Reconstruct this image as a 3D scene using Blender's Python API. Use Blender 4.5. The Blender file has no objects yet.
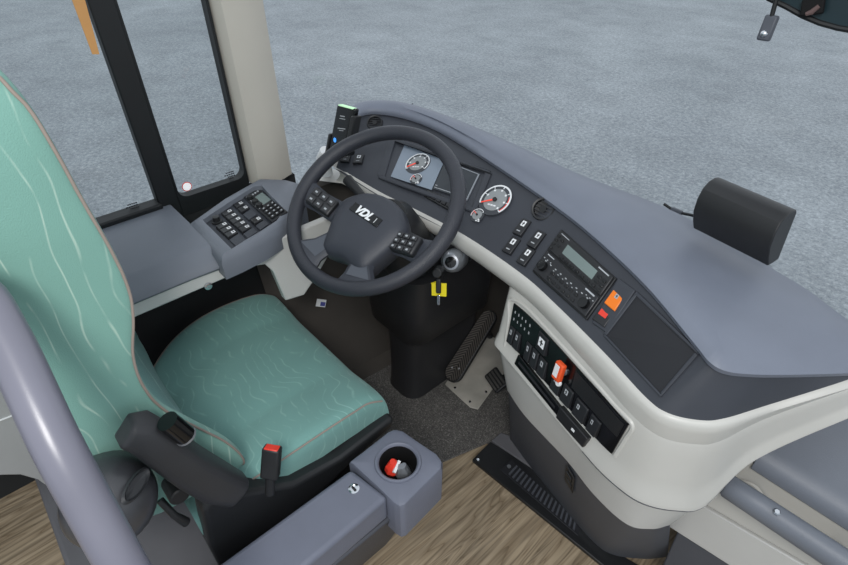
import bpy, bmesh, math, random
import numpy as np
from mathutils import Vector, Matrix
random.seed(7)
V = Vector
scene = bpy.context.scene
col = scene.collection

# ------------------------------------------------------------------ materials
def lin(c):
    c = c / 255.0
    return c / 12.92 if c <= 0.04045 else ((c + 0.055) / 1.055) ** 2.4
def rgb(t): return (lin(t[0]), lin(t[1]), lin(t[2]), 1)

class NT:
    def __init__(s, name):
        s.m = bpy.data.materials.new(name); s.m.use_nodes = True
        s.t = s.m.node_tree; s.b = s.t.nodes['Principled BSDF']; s.out = s.t.nodes['Material Output']
    def n(s, typ, **kw):
        nd = s.t.nodes.new(typ)
        for k, v in kw.items():
            if k in nd.inputs.keys(): nd.inputs[k].default_value = v
            else: setattr(nd, k, v)
        return nd
    def l(s, a, b): s.t.links.new(a, b)
    def coords(s, kind='Object', scale=(1, 1, 1), rot=(0, 0, 0)):
        tc = s.n('ShaderNodeTexCoord'); mp = s.n('ShaderNodeMapping')
        mp.inputs['Scale'].default_value = scale; mp.inputs['Rotation'].default_value = rot
        s.l(tc.outputs[kind], mp.inputs['Vector']); return mp.outputs['Vector']
    def ramp(s, fac, stops):
        r = s.n('ShaderNodeValToRGB'); s.l(fac, r.inputs['Fac'])
        e = r.color_ramp.elements
        while len(e) < len(stops): e.new(0.5)
        for el, (p, c) in zip(e, stops): el.position = p; el.color = c
        return r.outputs['Color']
    def bump(s, h, strength=.2, dist=.01):
        b = s.n('ShaderNodeBump'); b.inputs['Strength'].default_value = strength; b.inputs['Distance'].default_value = dist
        s.l(h, b.inputs['Height']); s.l(b.outputs['Normal'], s.b.inputs['Normal'])
    def mix(s, fac, a, b, blend='MIX'):
        m = s.n('ShaderNodeMix', data_type='RGBA', blend_type=blend)
        for val, idx in ((fac, 0), (a, 6), (b, 7)):
            if hasattr(val, 'is_linked') or hasattr(val, 'node'): s.l(val, m.inputs[idx])
            else: m.inputs[idx].default_value = val
        return m.outputs[2]

def plastic(name, c, rough=.5, grain=.12, spec=.4, metal=0, var=.06, gscale=900):
    t = NT(name)
    v = t.coords()
    n1 = t.n('ShaderNodeTexNoise', Scale=9.0, Detail=4.0); t.l(v, n1.inputs['Vector'])
    a = rgb(c); lo = tuple(x * (1 - var) for x in a[:3]) + (1,); hi = tuple(min(1, x * (1 + var)) for x in a[:3]) + (1,)
    t.l(t.ramp(n1.outputs['Fac'], [(.3, lo), (.7, hi)]), t.b.inputs['Base Color'])
    t.b.inputs['Roughness'].default_value = rough; t.b.inputs['Metallic'].default_value = metal
    t.b.inputs['Specular IOR Level'].default_value = spec
    if grain:
        n2 = t.n('ShaderNodeTexNoise', Scale=float(gscale), Detail=1.0); t.l(v, n2.inputs['Vector'])
        t.bump(n2.outputs['Fac'], grain, .002)
    return t.m

def emissive(name, c, s):
    t = NT(name); t.b.inputs['Base Color'].default_value = rgb(c)
    t.b.inputs['Emission Color'].default_value = rgb(c); t.b.inputs['Emission Strength'].default_value = s
    return t.m

def glassmat(name, tint=(1, 1, 1, 1), refl=.05):
    t = NT(name); t.t.nodes.remove(t.b)
    tr = t.n('ShaderNodeBsdfTransparent', Color=tint); gl = t.n('ShaderNodeBsdfGlossy', Roughness=.03)
    fr = t.n('ShaderNodeLayerWeight', Blend=.12)
    mul = t.n('ShaderNodeMath', operation='MULTIPLY_ADD'); mul.inputs[1].default_value = .25; mul.inputs[2].default_value = refl * .4
    t.l(fr.outputs['Fresnel'], mul.inputs[0])
    mx = t.n('ShaderNodeMixShader'); t.l(mul.outputs[0], mx.inputs[0]); t.l(tr.outputs[0], mx.inputs[1]); t.l(gl.outputs[0], mx.inputs[2])
    t.l(mx.outputs[0], t.out.inputs['Surface']); return t.m

def asphaltmat():
    t = NT('asphalt'); v = t.coords()
    big = t.n('ShaderNodeTexNoise', Scale=.35, Detail=5.0, Roughness=.6); t.l(v, big.inputs['Vector'])
    mid = t.n('ShaderNodeTexNoise', Scale=1.6, Detail=7.0, Roughness=.7); t.l(v, mid.inputs['Vector'])
    fine = t.n('ShaderNodeTexNoise', Scale=22.0, Detail=5.0, Roughness=.95); t.l(v, fine.inputs['Vector'])
    vor = t.n('ShaderNodeTexVoronoi', Scale=60.0); t.l(v, vor.inputs['Vector'])
    c = t.ramp(fine.outputs['Fac'], [(.33, rgb((98, 104, 109))), (.45, rgb((146, 152, 157))), (.54, rgb((166, 172, 176))), (.65, rgb((216, 220, 222)))])
    c = t.mix(.25, c, t.ramp(vor.outputs['Color'], [(0, rgb((116, 123, 128))), (1, rgb((206, 212, 216)))]))
    c = t.mix(.55, c, t.ramp(mid.outputs['Fac'], [(.32, (.66, .67, .68, 1)), (.68, (1.16, 1.16, 1.16, 1))]), 'MULTIPLY')
    c = t.mix(.8, c, t.ramp(big.outputs['Fac'], [(.3, (.84, .85, .86, 1)), (.7, (1.14, 1.14, 1.14, 1))]), 'MULTIPLY')
    # pale scuffed tracks
    v2 = t.coords(scale=(.22, .9, 1), rot=(0, 0, .5))
    w = t.n('ShaderNodeTexNoise', Scale=2.2, Detail=3.0, Distortion=1.2); t.l(v2, w.inputs['Vector'])
    c = t.mix(t.ramp(w.outputs['Fac'], [(.62, (0, 0, 0, 1)), (.76, (.13, .13, .13, 1))]), c, rgb((196, 202, 206)))
    t.l(c, t.b.inputs['Base Color']); t.b.inputs['Roughness'].default_value = .85
    t.bump(fine.outputs['Fac'], .5, .02); return t.m

def woodmat():
    t = NT('wood_vinyl')
    v = t.coords(scale=(9, .9, 1))
    d = t.n('ShaderNodeTexNoise', Scale=1.5, Detail=3.0, Distortion=.6); t.l(v, d.inputs['Vector'])
    rings = t.n('ShaderNodeMath', operation='MULTIPLY'); rings.inputs[1].default_value = 14; t.l(d.outputs['Fac'], rings.inputs[0])
    fr = t.n('ShaderNodeMath', operation='FRACT'); t.l(rings.outputs[0], fr.inputs[0])
    v2 = t.coords(scale=(130, 5, 1)); g = t.n('ShaderNodeTexNoise', Scale=1.0, Detail=4.0); t.l(v2, g.inputs['Vector'])
    c = t.ramp(fr.outputs[0], [(0, rgb((128, 113, 94))), (.1, rgb((158, 144, 123))), (.6, rgb((182, 168, 147))), (1, rgb((148, 133, 112)))])
    c = t.mix(.75, c, t.ramp(g.outputs['Fac'], [(.34, (.55, .53, .51, 1)), (.6, (1.12, 1.1, 1.08, 1))]), 'MULTIPLY')
    v3 = t.coords(scale=(1, 1, 1)); br = t.n('ShaderNodeTexNoise', Scale=5.0, Detail=2.0); t.l(v3, br.inputs['Vector'])
    c = t.mix(.5, c, t.ramp(br.outputs['Fac'], [(.3, rgb((185, 178, 165))), (.7, rgb((255, 245, 228)))]), 'MULTIPLY')
    t.l(c, t.b.inputs['Base Color']); t.b.inputs['Roughness'].default_value = .55; t.bump(g.outputs['Fac'], .2, .003); return t.m

def matmat():
    t = NT('rubber_mat'); v = t.coords()
    f = t.n('ShaderNodeTexNoise', Scale=260.0, Detail=3.0, Roughness=.8); t.l(v, f.inputs['Vector'])
    b = t.n('ShaderNodeTexNoise', Scale=6.0, Detail=5.0, Roughness=.7); t.l(v, b.inputs['Vector'])
    c = t.ramp(f.outputs['Fac'], [(.3, rgb((62, 61, 60))), (.55, rgb((108, 106, 104))), (.75, rgb((185, 182, 178)))])
    c = t.mix(.8, c, t.ramp(b.outputs['Fac'], [(.3, (.5, .49, .48, 1)), (.7, (1.15, 1.13, 1.1, 1))]), 'MULTIPLY')
    t.l(c, t.b.inputs['Base Color']); t.b.inputs['Roughness'].default_value = .8; t.bump(f.outputs['Fac'], .4, .003); return t.m

def fabricmat(name, base, line, axis_scale, bands=7.0, lw=.045, dots=False, strength=.75):
    """teal moquette with thin wandering woven lines"""
    t = NT(name); v = t.coords(scale=axis_scale)
    n = t.n('ShaderNodeTexNoise', Scale=2.2, Detail=1.0); t.l(v, n.inputs['Vector'])
    add = t.n('ShaderNodeVectorMath', operation='MULTIPLY_ADD'); add.inputs[1].default_value = (.35, .35, .35)
    t.l(n.outputs['Color'], add.inputs[0]); t.l(v, add.inputs[2])
    sx = t.n('ShaderNodeSeparateXYZ'); t.l(add.outputs[0], sx.inputs[0])
    m = t.n('ShaderNodeMath', operation='MULTIPLY'); m.inputs[1].default_value = bands; t.l(sx.outputs['Y'], m.inputs[0])
    fr = t.n('ShaderNodeMath', operation='FRACT'); t.l(m.outputs[0], fr.inputs[0])
    k = (0, 0, 0, 1); w = (1, 1, 1, 1)
    ln = t.ramp(fr.outputs[0], [(.5 - lw * 1.8, k), (.5 - lw * .5, w), (.5 + lw * .5, w), (.5 + lw * 1.8, k)])
    fade = t.n('ShaderNodeTexNoise', Scale=5.0, Detail=2.0); t.l(v, fade.inputs['Vector'])
    ln = t.mix(1.0, ln, t.ramp(fade.outputs['Fac'], [(.42, k), (.6, w)]), 'MULTIPLY')
    if dots:
        v2 = t.coords(); d = t.n('ShaderNodeTexNoise', Scale=160.0); t.l(v2, d.inputs['Vector'])
        ln = t.mix(1.0, ln, t.ramp(d.outputs['Fac'], [(.45, k), (.55, w)]), 'MULTIPLY')
    soft = t.n('ShaderNodeTexNoise', Scale=3.0, Detail=3.0); t.l(t.coords(), soft.inputs['Vector'])
    a = rgb(base); lo = tuple(x * .86 for x in a[:3]) + (1,); hi = tuple(x * 1.12 for x in a[:3]) + (1,)
    c = t.ramp(soft.outputs['Fac'], [(.3, lo), (.7, hi)])
    sc = t.n('ShaderNodeMath', operation='MULTIPLY'); sc.inputs[1].default_value = strength
    bw = t.n('ShaderNodeRGBToBW'); t.l(ln, bw.inputs[0]); t.l(bw.outputs[0], sc.inputs[0])
    c = t.mix(sc.outputs[0], c, rgb(line))
    t.l(c, t.b.inputs['Base Color']); t.b.inputs['Roughness'].default_value = .9
    t.b.inputs['Sheen Weight'].default_value = .15
    weave = t.n('ShaderNodeTexNoise', Scale=700.0); t.l(t.coords(), weave.inputs['Vector']); t.bump(weave.outputs['Fac'], .35, .002)
    return t.m

def chevronmat():
    t = NT('ribbed_rubber'); v = t.coords()
    sx = t.n('ShaderNodeSeparateXYZ'); t.l(v, sx.inputs[0])
    ab = t.n('ShaderNodeMath', operation='ABSOLUTE'); t.l(sx.outputs['X'], ab.inputs[0])
    ad = t.n('ShaderNodeMath', operation='ADD'); t.l(ab.outputs[0], ad.inputs[0]); t.l(sx.outputs['Y'], ad.inputs[1])
    ml = t.n('ShaderNodeMath', operation='MULTIPLY'); ml.inputs[1].default_value = 90; t.l(ad.outputs[0], ml.inputs[0])
    fr = t.n('ShaderNodeMath', operation='FRACT'); t.l(ml.outputs[0], fr.inputs[0])
    c = t.ramp(fr.outputs[0], [(.2, rgb((32, 30, 29))), (.5, rgb((104, 98, 92))), (.8, rgb((32, 30, 29)))])
    t.l(c, t.b.inputs['Base Color']); t.b.inputs['Roughness'].default_value = .7; t.bump(fr.outputs[0], .5, .003); return t.m

M = {
 'cover': plastic('dash_cover_grey', (110, 116, 129), .42, .2, .45),
 'fascia': plastic('fascia_charcoal', (57, 60, 67), .5, .15, .4),
 'recess': plastic('recess_charcoal', (41, 42, 46), .55, .15, .3),
 'cream': plastic('pale_grey_moulding', (190, 189, 184), .38, .05, .45, var=.03),
 'cream2': plastic('pale_grey_lower', (200, 200, 197), .42, .08, .4, var=.03),
 'kick': plastic('kick_panel_grey', (80, 83, 90), .5, .15, .4),
 'ledge': plastic('ledge_grey', (107, 112, 121), .42, .2, .45),
 'ledge_dark': plastic('ledge_dark_grey', (76, 80, 88), .48, .2, .4),
 'box': plastic('console_box_grey', (108, 112, 126), .42, .2, .45),
 'boxdark': plastic('console_base_grey', (104, 104, 108), .55, .15, .3),
 'pole': plastic('rail_grey', (112, 112, 124), .3, .03, .5),
 'pillar': plastic('pillar_beige', (180, 176, 167), .6, .1, .3, var=.02),
 'black': plastic('black_plastic', (33, 34, 36), .42, .15, .45),
 'gloss': plastic('gloss_black', (14, 15, 17), .16, 0, .5),
 'satin': plastic('satin_black', (60, 61, 65), .3, .1, .6),
 'column': plastic('column_black', (44, 44, 46), .4, .2, .5),
 'boxbase': plastic('console_base_dark', (74, 76, 83), .5, .15, .4),
 'pedal': plastic('pedal_grey', (74, 72, 70), .6, .2, .4),
 'armblack': plastic('armrest_black', (48, 49, 52), .42, .25, .45),
 'matt': plastic('matt_black', (20, 20, 21), .8, .1, .2),
 'frame': plastic('window_frame_black', (24, 26, 28), .5, .05, .4),
 'wheel': plastic('wheel_leather', (48, 50, 57), .42, .5, .45, gscale=500),
 'hub': plastic('wheel_hub', (53, 56, 64), .42, .25, .45),
 'switch': plastic('switch_black', (36, 37, 40), .38, .1, .45),
 'switchgrey': plastic('switch_grey', (92, 97, 108), .4, .1, .45),
 'white': plastic('icon_white', (228, 230, 232), .5, 0, .3),
 'palegrey': plastic('icon_grey', (168, 172, 176), .5, 0, .3),
 'silver': plastic('silver', (150, 154, 160), .32, 0, .5, metal=.6),
 'inlay': plastic('spoke_inlay_grey', (92, 96, 104), .3, 0, .5, metal=.5),
 'chrome': plastic('chrome', (215, 218, 222), .12, 0, .5, metal=1),
 'metal': plastic('scuffed_metal', (176, 172, 163), .55, .2, .4, metal=0, var=.25),
 'orange': plastic('orange_plastic', (236, 122, 28), .35, 0, .45),
 'red': plastic('red_plastic', (226, 62, 46), .35, 0, .45),
 'tagred': plastic('orange_red_tag', (224, 84, 40), .45, 0, .4),
 'yellow': plastic('yellow_tag', (232, 214, 34), .45, 0, .4),
 'piping': plastic('seat_piping', (146, 134, 126), .7, .1, .3),
 'lcd': plastic('lcd_grey_green', (112, 126, 124), .25, 0, .5),
 'cluster': plastic('cluster_glass_reflection', (128, 140, 154), .2, 0, .5),  # reflection on the instrument glass painted in as a pale blue-grey tone
 'screen': plastic('screen_dark', (40, 46, 52), .2, 0, .5),
 'dial': plastic('dial_grey', (142, 146, 148), .45, 0, .3),
 'dialdark': plastic('dial_face', (66, 69, 74), .4, 0, .3),
 'needle': emissive('needle_red', (240, 70, 50), .35),
 'blue': emissive('status_blue', (70, 150, 240), .9),
 'green': emissive('status_green', (190, 235, 190), .4),
 'sticker': emissive('sticker_white_glow', (240, 240, 242), .35),  # slight emission imitates daylight shining through the sticker from outside
 'visor': plastic('visor_teal_black', (24, 42, 48), .35, 0, .5, var=.3),
 'strip': plastic('orange_strip', (196, 146, 92), .6, 0, .3),
 'wallside': plastic('side_wall_dark', (44, 45, 46), .8, .1, .2),
 'bulk': plastic('bulkhead_dark', (80, 76, 72), .85, .2, .2),
 'partition': plastic('partition_grey', (165, 166, 166), .6, .1, .3, var=.03),
 'glass': glassmat('windscreen_glass'), 'tint': glassmat('side_window_glass', (.86, .88, .88, 1)),
 'asphalt': asphaltmat(), 'wood': woodmat(), 'mat': matmat(), 'chev': chevronmat(),
 'fab_side': fabricmat('teal_moquette_side', (116, 160, 149), (186, 210, 196), (2, 7.0, 3.2), bands=6.0, lw=.035, strength=.6),
 'fab_front': fabricmat('teal_moquette_front', (104, 150, 146), (150, 190, 184), (2, 5, 2), bands=6.0),
 'fab_seat': fabricmat('teal_moquette_seat', (113, 156, 150), (158, 196, 188), (6, 2.6, 4), bands=16.0, lw=.05, strength=.38),
}

# ------------------------------------------------------------------ mesh helpers
class MB:
    """collects shapes in world coordinates, then links them as ONE mesh object"""
    def __init__(s): s.v = []; s.f = []
    def add(s, vs, fs):
        k = len(s.v); s.v += [tuple(p) for p in vs]; s.f += [tuple(i + k for i in f) for f in fs]; return s
    def grid(s, rows, closed=False, caps=False):
        rows = [[tuple(p) for p in r] for r in rows]; n = len(rows[0]); vs = [p for r in rows for p in r]; fs = []
        for i in range(len(rows) - 1):
            for j in range(n if closed else n - 1):
                a, b = i * n + j, i * n + (j + 1) % n
                fs.append((a, b, b + n, a + n))
        if caps and closed:
            fs.append(tuple(range(n))[::-1]); fs.append(tuple((len(rows) - 1) * n + j for j in range(n)))
        return s.add(vs, fs)
    def prism(s, poly, ext):
        """poly of 3D points extruded by a vector"""
        n = len(poly); e = V(ext); p = [V(q) for q in poly]
        vs = p + [q + e for q in p]
        fs = [tuple(range(n))[::-1], tuple(range(n, 2 * n))] + [(i, (i + 1) % n, (i + 1) % n + n, i + n) for i in range(n)]
        return s.add(vs, fs)
    def box(s, lo, hi):
        x0, y0, z0 = lo; x1, y1, z1 = hi
        return s.prism([(x0, y0, z0), (x1, y0, z0), (x1, y1, z0), (x0, y1, z0)], (0, 0, z1 - z0))
    def fbox(s, F, x0, x1, y0, y1, z0, z1):
        """box in a local frame matrix"""
        return s.prism([F @ V((x0, y0, z0)), F @ V((x1, y0, z0)), F @ V((x1, y1, z0)), F @ V((x0, y1, z0))], F.to_3x3() @ V((0, 0, z1 - z0)))
    def tube(s, pts, r, seg=12, caps=True):
        pts = [V(p) for p in pts]; rr = r if isinstance(r, (list, tuple)) else [r] * len(pts); rows = []
        up = None
        for i, p in enumerate(pts):
            t = (pts[min(i + 1, len(pts) - 1)] - pts[max(i - 1, 0)]).normalized()
            if up is None: up = t.orthogonal().normalized()
            up = (up - t * up.dot(t)).normalized(); b = t.cross(up)
            rows.append([p + (up * math.cos(2 * math.pi * k / seg) + b * math.sin(2 * math.pi * k / seg)) * rr[i] for k in range(seg)])
        return s.grid(rows, True, caps)
    def lathe(s, F, prof, seg=28, a0=0, a1=2 * math.pi):
        """profile of (r, h) turned about the local z axis of frame F"""
        full = abs(a1 - a0 - 2 * math.pi) < 1e-6; n = seg if full else seg + 1
        rows = [[F @ V((r * math.cos(a0 + (a1 - a0) * k / seg), r * math.sin(a0 + (a1 - a0) * k / seg), h)) for k in range(n)] for r, h in prof]
        s.grid(rows, full, False)
        return s
    def disc(s, F, r, h0, h1, seg=24): return s.lathe(F, [(0, h0), (r, h0), (r, h1), (0, h1)], seg)
    def arc(s, F, r0, r1, h, a0, a1, seg=24):
        rows = [[F @ V((r * math.cos(a0 + (a1 - a0) * k / seg), r * math.sin(a0 + (a1 - a0) * k / seg), h)) for k in range(seg + 1)] for r in (r1, r0)]
        return s.grid(rows)
    def text(s, F, body, size, h=0.0, shear=0.0, offset=0.0, extrude=.0003):
        cu = bpy.data.curves.new('lettering', 'FONT'); cu.body = body; cu.size = size; cu.align_x = 'CENTER'; cu.align_y = 'CENTER'
        cu.shear = shear; cu.offset = offset; cu.extrude = extrude
        o = bpy.data.objects.new('lettering', cu); col.objects.link(o)
        dg = bpy.context.evaluated_depsgraph_get(); me = o.evaluated_get(dg).to_mesh()
        s.add([F @ (q.co + V((0, 0, h))) for q in me.vertices], [tuple(p.vertices) for p in me.polygons])
        o.evaluated_get(dg).to_mesh_clear(); bpy.data.objects.remove(o); bpy.data.curves.remove(cu); return s
    def build(s, name, mat, parent=None, bevel=0, seg=2, subdiv=0, angle=38, label=None, solid=0):
        base = V((0, 0, 0)); q = parent
        while q is not None:
            if q.parent is None: base = V(q.location)
            q = q.parent
        me = bpy.data.meshes.new(name); me.from_pydata([tuple(V(p) - base) for p in s.v], [], s.f)
        bm = bmesh.new(); bm.from_mesh(me); bmesh.ops.remove_doubles(bm, verts=bm.verts, dist=1e-6)
        bmesh.ops.recalc_face_normals(bm, faces=bm.faces); bm.to_mesh(me); bm.free()
        me.polygons.foreach_set('use_smooth', [True] * len(me.polygons))
        if subdiv == 0: me.set_sharp_from_angle(angle=math.radians(angle))
        me.materials.append(M[mat] if isinstance(mat, str) else mat)
        o = bpy.data.objects.new(name, me); col.objects.link(o)
        if parent is not None: o.parent = parent
        if solid:
            d = o.modifiers.new('thickness', 'SOLIDIFY'); d.thickness = solid; d.offset = 0
        if bevel:
            b = o.modifiers.new('bevel', 'BEVEL'); b.width = bevel; b.segments = seg; b.limit_method = 'ANGLE'; b.angle_limit = math.radians(35); b.harden_normals = False
        if subdiv:
            d = o.modifiers.new('subdivision', 'SUBSURF'); d.levels = subdiv; d.render_levels = subdiv
        if label: o['label'] = label
        return o

def tag(o, label=None, cat=None, group=None, kind=None):
    if label: o['label'] = label
    if cat: o['category'] = cat
    if group: o['group'] = group
    if kind: o['kind'] = kind
    return o
def thing(name, label, cat, loc, group=None):
    o = bpy.data.objects.new(name, None); o.empty_display_size = .05; o.location = loc; col.objects.link(o)
    return tag(o, label, cat, group)
def struct(name, mb, mat, **kw):
    o = mb.build(name, mat, **kw); o['kind'] = 'structure'; return o
def frame(o, z, y):
    """matrix at o, local z outward, local y as close to y as possible"""
    z = V(z).normalized(); y = V(y); y = (y - z * y.dot(z)).normalized(); x = y.cross(z)
    m = Matrix((x, y, z)).transposed().to_4x4(); m.translation = V(o); return m
class Quad:
    """a flat-ish panel given by its four corners; details are laid out in its own s,t,h"""
    def __init__(q, bl, br, tr, tl):
        q.c = [V(p) for p in (bl, br, tr, tl)]
        q.n = (q.c[1] - q.c[0] + q.c[2] - q.c[3]).cross(q.c[3] - q.c[0] + q.c[2] - q.c[1]).normalized()
        q.w = ((q.c[1] - q.c[0]).length + (q.c[2] - q.c[3]).length) / 2; q.h = ((q.c[3] - q.c[0]).length + (q.c[2] - q.c[1]).length) / 2
    def p(q, s, t, h=0):
        a, b, c, d = q.c; return a * (1 - s) * (1 - t) + b * s * (1 - t) + c * s * t + d * (1 - s) * t + q.n * h
    def plate(q, mb, s0, s1, t0, t1, h0, h1):
        return mb.prism([q.p(s0, t0, h0), q.p(s1, t0, h0), q.p(s1, t1, h0), q.p(s0, t1, h0)], q.n * (h1 - h0))
    def frame(q, s, t, h=0): return frame(q.p(s, t, h), q.n, q.p(s, 1) - q.p(s, 0))

#<LOFT>
def cr(pts, u):
    """smooth curve through the stations, u in 0..len-1"""
    n = len(pts); i = int(max(0, min(n - 2, math.floor(u)))); f = u - i
    p = [np.array(pts[max(0, min(n - 1, i + k))], dtype=float) for k in (-1, 0, 1, 2)]
    if i == 0: p[0] = 2 * p[1] - p[2]
    if i == n - 2: p[3] = 2 * p[2] - p[1]
    return .5 * (2 * p[1] + (p[2] - p[0]) * f + (2 * p[0] - 5 * p[1] + 4 * p[2] - p[3]) * f * f + (3 * p[1] - p[0] - 3 * p[2] + p[3]) * f ** 3)
# stations along the dashboard, left end to right end
TOP_OUT = [(-1.2294, 0.8062, 0.8750), (-1.2638, 0.8809, 0.8850), (-1.1938, 0.9620, 0.8900), (-1.0334, 0.9895, 0.8920), (-0.7766, 0.9827, 0.8920), (-0.5869, 0.9649, 0.8920), (-0.4854, 0.9651, 0.8920), (-0.3973, 0.9727, 0.8900), (-0.2911, 0.9712, 0.8850), (-0.2077, 0.9538, 0.8820), (-0.1478, 0.9335, 0.8800), (-0.1126, 0.9279, 0.8770), (-0.0750, 0.9195, 0.8740), (-0.0147, 0.8983, 0.8680), (0.0717, 0.8848, 0.8600)]
TOP_IN = [(-1.1674, 0.7893, 0.8800), (-1.1936, 0.8573, 0.8920), (-1.1167, 0.9163, 0.8900), (-0.9681, 0.9279, 0.8880), (-0.7166, 0.8788, 0.8880), (-0.5111, 0.8273, 0.8880), (-0.3931, 0.7902, 0.8850), (-0.2663, 0.7392, 0.8800), (-0.1495, 0.6764, 0.8720), (-0.1187, 0.6604, 0.8690), (-0.0954, 0.6646, 0.8660), (-0.0687, 0.6884, 0.8640), (-0.0356, 0.7266, 0.8620), (0.0183, 0.7906, 0.8620), (0.0757, 0.8658, 0.8600)]
FAS_BOT = [(-1.1341, 0.7027, 0.7850), (-1.0789, 0.7086, 0.7800), (-0.9531, 0.7158, 0.7720), (-0.8406, 0.7277, 0.7700), (-0.6819, 0.7378, 0.7680), (-0.5124, 0.7261, 0.7650), (-0.4057, 0.7019, 0.7630), (-0.2687, 0.6612, 0.7600), (-0.1734, 0.6265, 0.7600), (-0.1331, 0.6223, 0.7620), (-0.0937, 0.6431, 0.7650), (-0.0695, 0.6675, 0.7720), (-0.0341, 0.7277, 0.7870), (0.0267, 0.8023, 0.8350), (0.0748, 0.8877, 0.8520)]
STRIP = [(-1.1559, 0.7119, 0.7380), (-1.0965, 0.7165, 0.7350), (-0.9675, 0.7245, 0.7280), (-0.8548, 0.7395, 0.7220), (-0.7198, 0.7462, 0.7180), (-0.5345, 0.7315, 0.7150), (-0.4428, 0.7140, 0.7140), (-0.2697, 0.6552, 0.7130), (-0.1812, 0.6220, 0.7140), (-0.1337, 0.6088, 0.7160), (-0.0854, 0.6252, 0.7180), (-0.0568, 0.6656, 0.7250), (-0.0270, 0.7350, 0.7420), (0.0381, 0.8108, 0.8030), (0.0853, 0.8760, 0.8350)]
# centre console, from station 5 on
SEAM = [(-0.5241, 0.6929, 0.5750), (-0.4157, 0.6677, 0.5650), (-0.2506, 0.6253, 0.5550), (-0.1788, 0.6093, 0.5530), (-0.1155, 0.6104, 0.5530), (-0.0664, 0.6431, 0.5530), (-0.0383, 0.6862, 0.5550), (-0.0191, 0.7477, 0.6450), (0.0510, 0.8233, 0.7650), (0.0960, 0.8805, 0.8100)]
for _i in range(9, 15):
    _k = .24
    STRIP[_i] = tuple(a * (1 - _k) + c * _k for a, c in zip(FAS_BOT[_i], SEAM[_i - 5]))
def fas_top(u):
    a = cr(TOP_IN, u); o = outw(u); return a - o * .012 + np.array([0, 0, -.018])
def outw(u):
    t = cr(TOP_IN, min(u + .05, 14)) - cr(TOP_IN, max(u - .05, 0)); t = t / np.linalg.norm(t[:2]); return np.array([t[1], -t[0], 0])
def fascia(u, w): return cr(FAS_BOT, u) * (1 - w) + fas_top(u) * w
def console(u, w): return cr(SEAM, u - 5) * (1 - w) + cr(STRIP, u) * w
#</LOFT>
def T3(a): return V((float(a[0]), float(a[1]), float(a[2])))
def surf(fn, u, w, h=0):
    d = .02; x = T3(fn(u + d, w) - fn(u - d, w)).normalized(); y = T3(fn(u, w + d) - fn(u, w - d)); z = x.cross(y).normalized()
    return frame(T3(fn(u, w)) + z * h, z, y)
def FQ(fn, bl, br, tr, tl):
    return Quad(*[T3(fn(*c)) for c in (bl, br, tr, tl)])

# ------------------------------------------------------------------ camera
cam = bpy.data.cameras.new('camera'); co = bpy.data.objects.new('camera', cam); col.objects.link(co); scene.camera = co
cam.sensor_width = 36; cam.lens = 530 / 848 * 36; cam.clip_start = .02; cam.clip_end = 300
co.location = (0, 0, 1.42)
_y, _p = math.radians(48), math.radians(38)
_d = V((-math.sin(_y) * math.cos(_p), math.cos(_y) * math.cos(_p), -math.sin(_p)))
co.rotation_euler = _d.to_track_quat('-Z', 'Y').to_euler()

# ------------------------------------------------------------------ world and lights
scene.view_settings.view_transform = 'Standard'; scene.view_settings.look = 'None'
wd = bpy.data.worlds.new('sky'); scene.world = wd; wd.use_nodes = True
_bg = wd.node_tree.nodes['Background']; _bg.inputs['Color'].default_value = (.86, .93, 1.0, 1); _bg.inputs['Strength'].default_value = .95
def area(name, loc, target, size, power, c=(1, 1, 1)):
    l = bpy.data.lights.new(name, 'AREA'); l.size = size; l.energy = power; l.color = c
    o = bpy.data.objects.new(name, l); col.objects.link(o); o.location = loc
    o.rotation_euler = (V(target) - V(loc)).to_track_quat('-Z', 'Y').to_euler(); return o
area('camera_fill_light', (.3, -.35, 1.95), (-.6, .5, .6), .35, 16, (1, .98, .95))  # fill light added above and behind the camera, standing in for a flash

# ------------------------------------------------------------------ setting
struct('ground', MB().grid([[(-60, -40, -1.0), (60, -40, -1.0)], [(-60, 80, -1.0), (60, 80, -1.0)]]), 'asphalt')
struct('floor', MB().box((-1.2, -.2, -.04), (1.2, 1.15, 0)), 'wood')
struct('floor_rear', MB().box((-1.24, -1.6, .0), (.0, -.215, .2)), 'wood')
struct('wall_left', MB().box((-1.25, -1.6, -.1), (-1.215, .62, .765)), 'wallside')
struct('wall_front', MB().box((-1.25, 1.15, -.1), (1.25, 1.19, .6)).box((-1.25, .6, -.1), (-1.215, 1.16, .7)), 'bulk')
# windows
w1 = struct('window_1', MB().grid([[(-1.225, -.9, .785), (-1.225, .285, .785)], [(-1.225, -.9, 1.9), (-1.225, .285, 1.9)]]), 'tint')
MB().box((-1.24, .265, .76), (-1.212, .312, 1.9)).build('window_post', 'frame', w1, bevel=.003)
MB().box((-1.24, -.9, .765), (-1.2, .27, .812)).build('window_seal', 'frame', w1, bevel=.004)
w2 = struct('window_2', MB().grid([[(-1.226, .3, .78), (-1.226, .5, .78)], [(-1.226, .3, 1.9), (-1.226, .5, 1.9)]]), 'tint')
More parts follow.
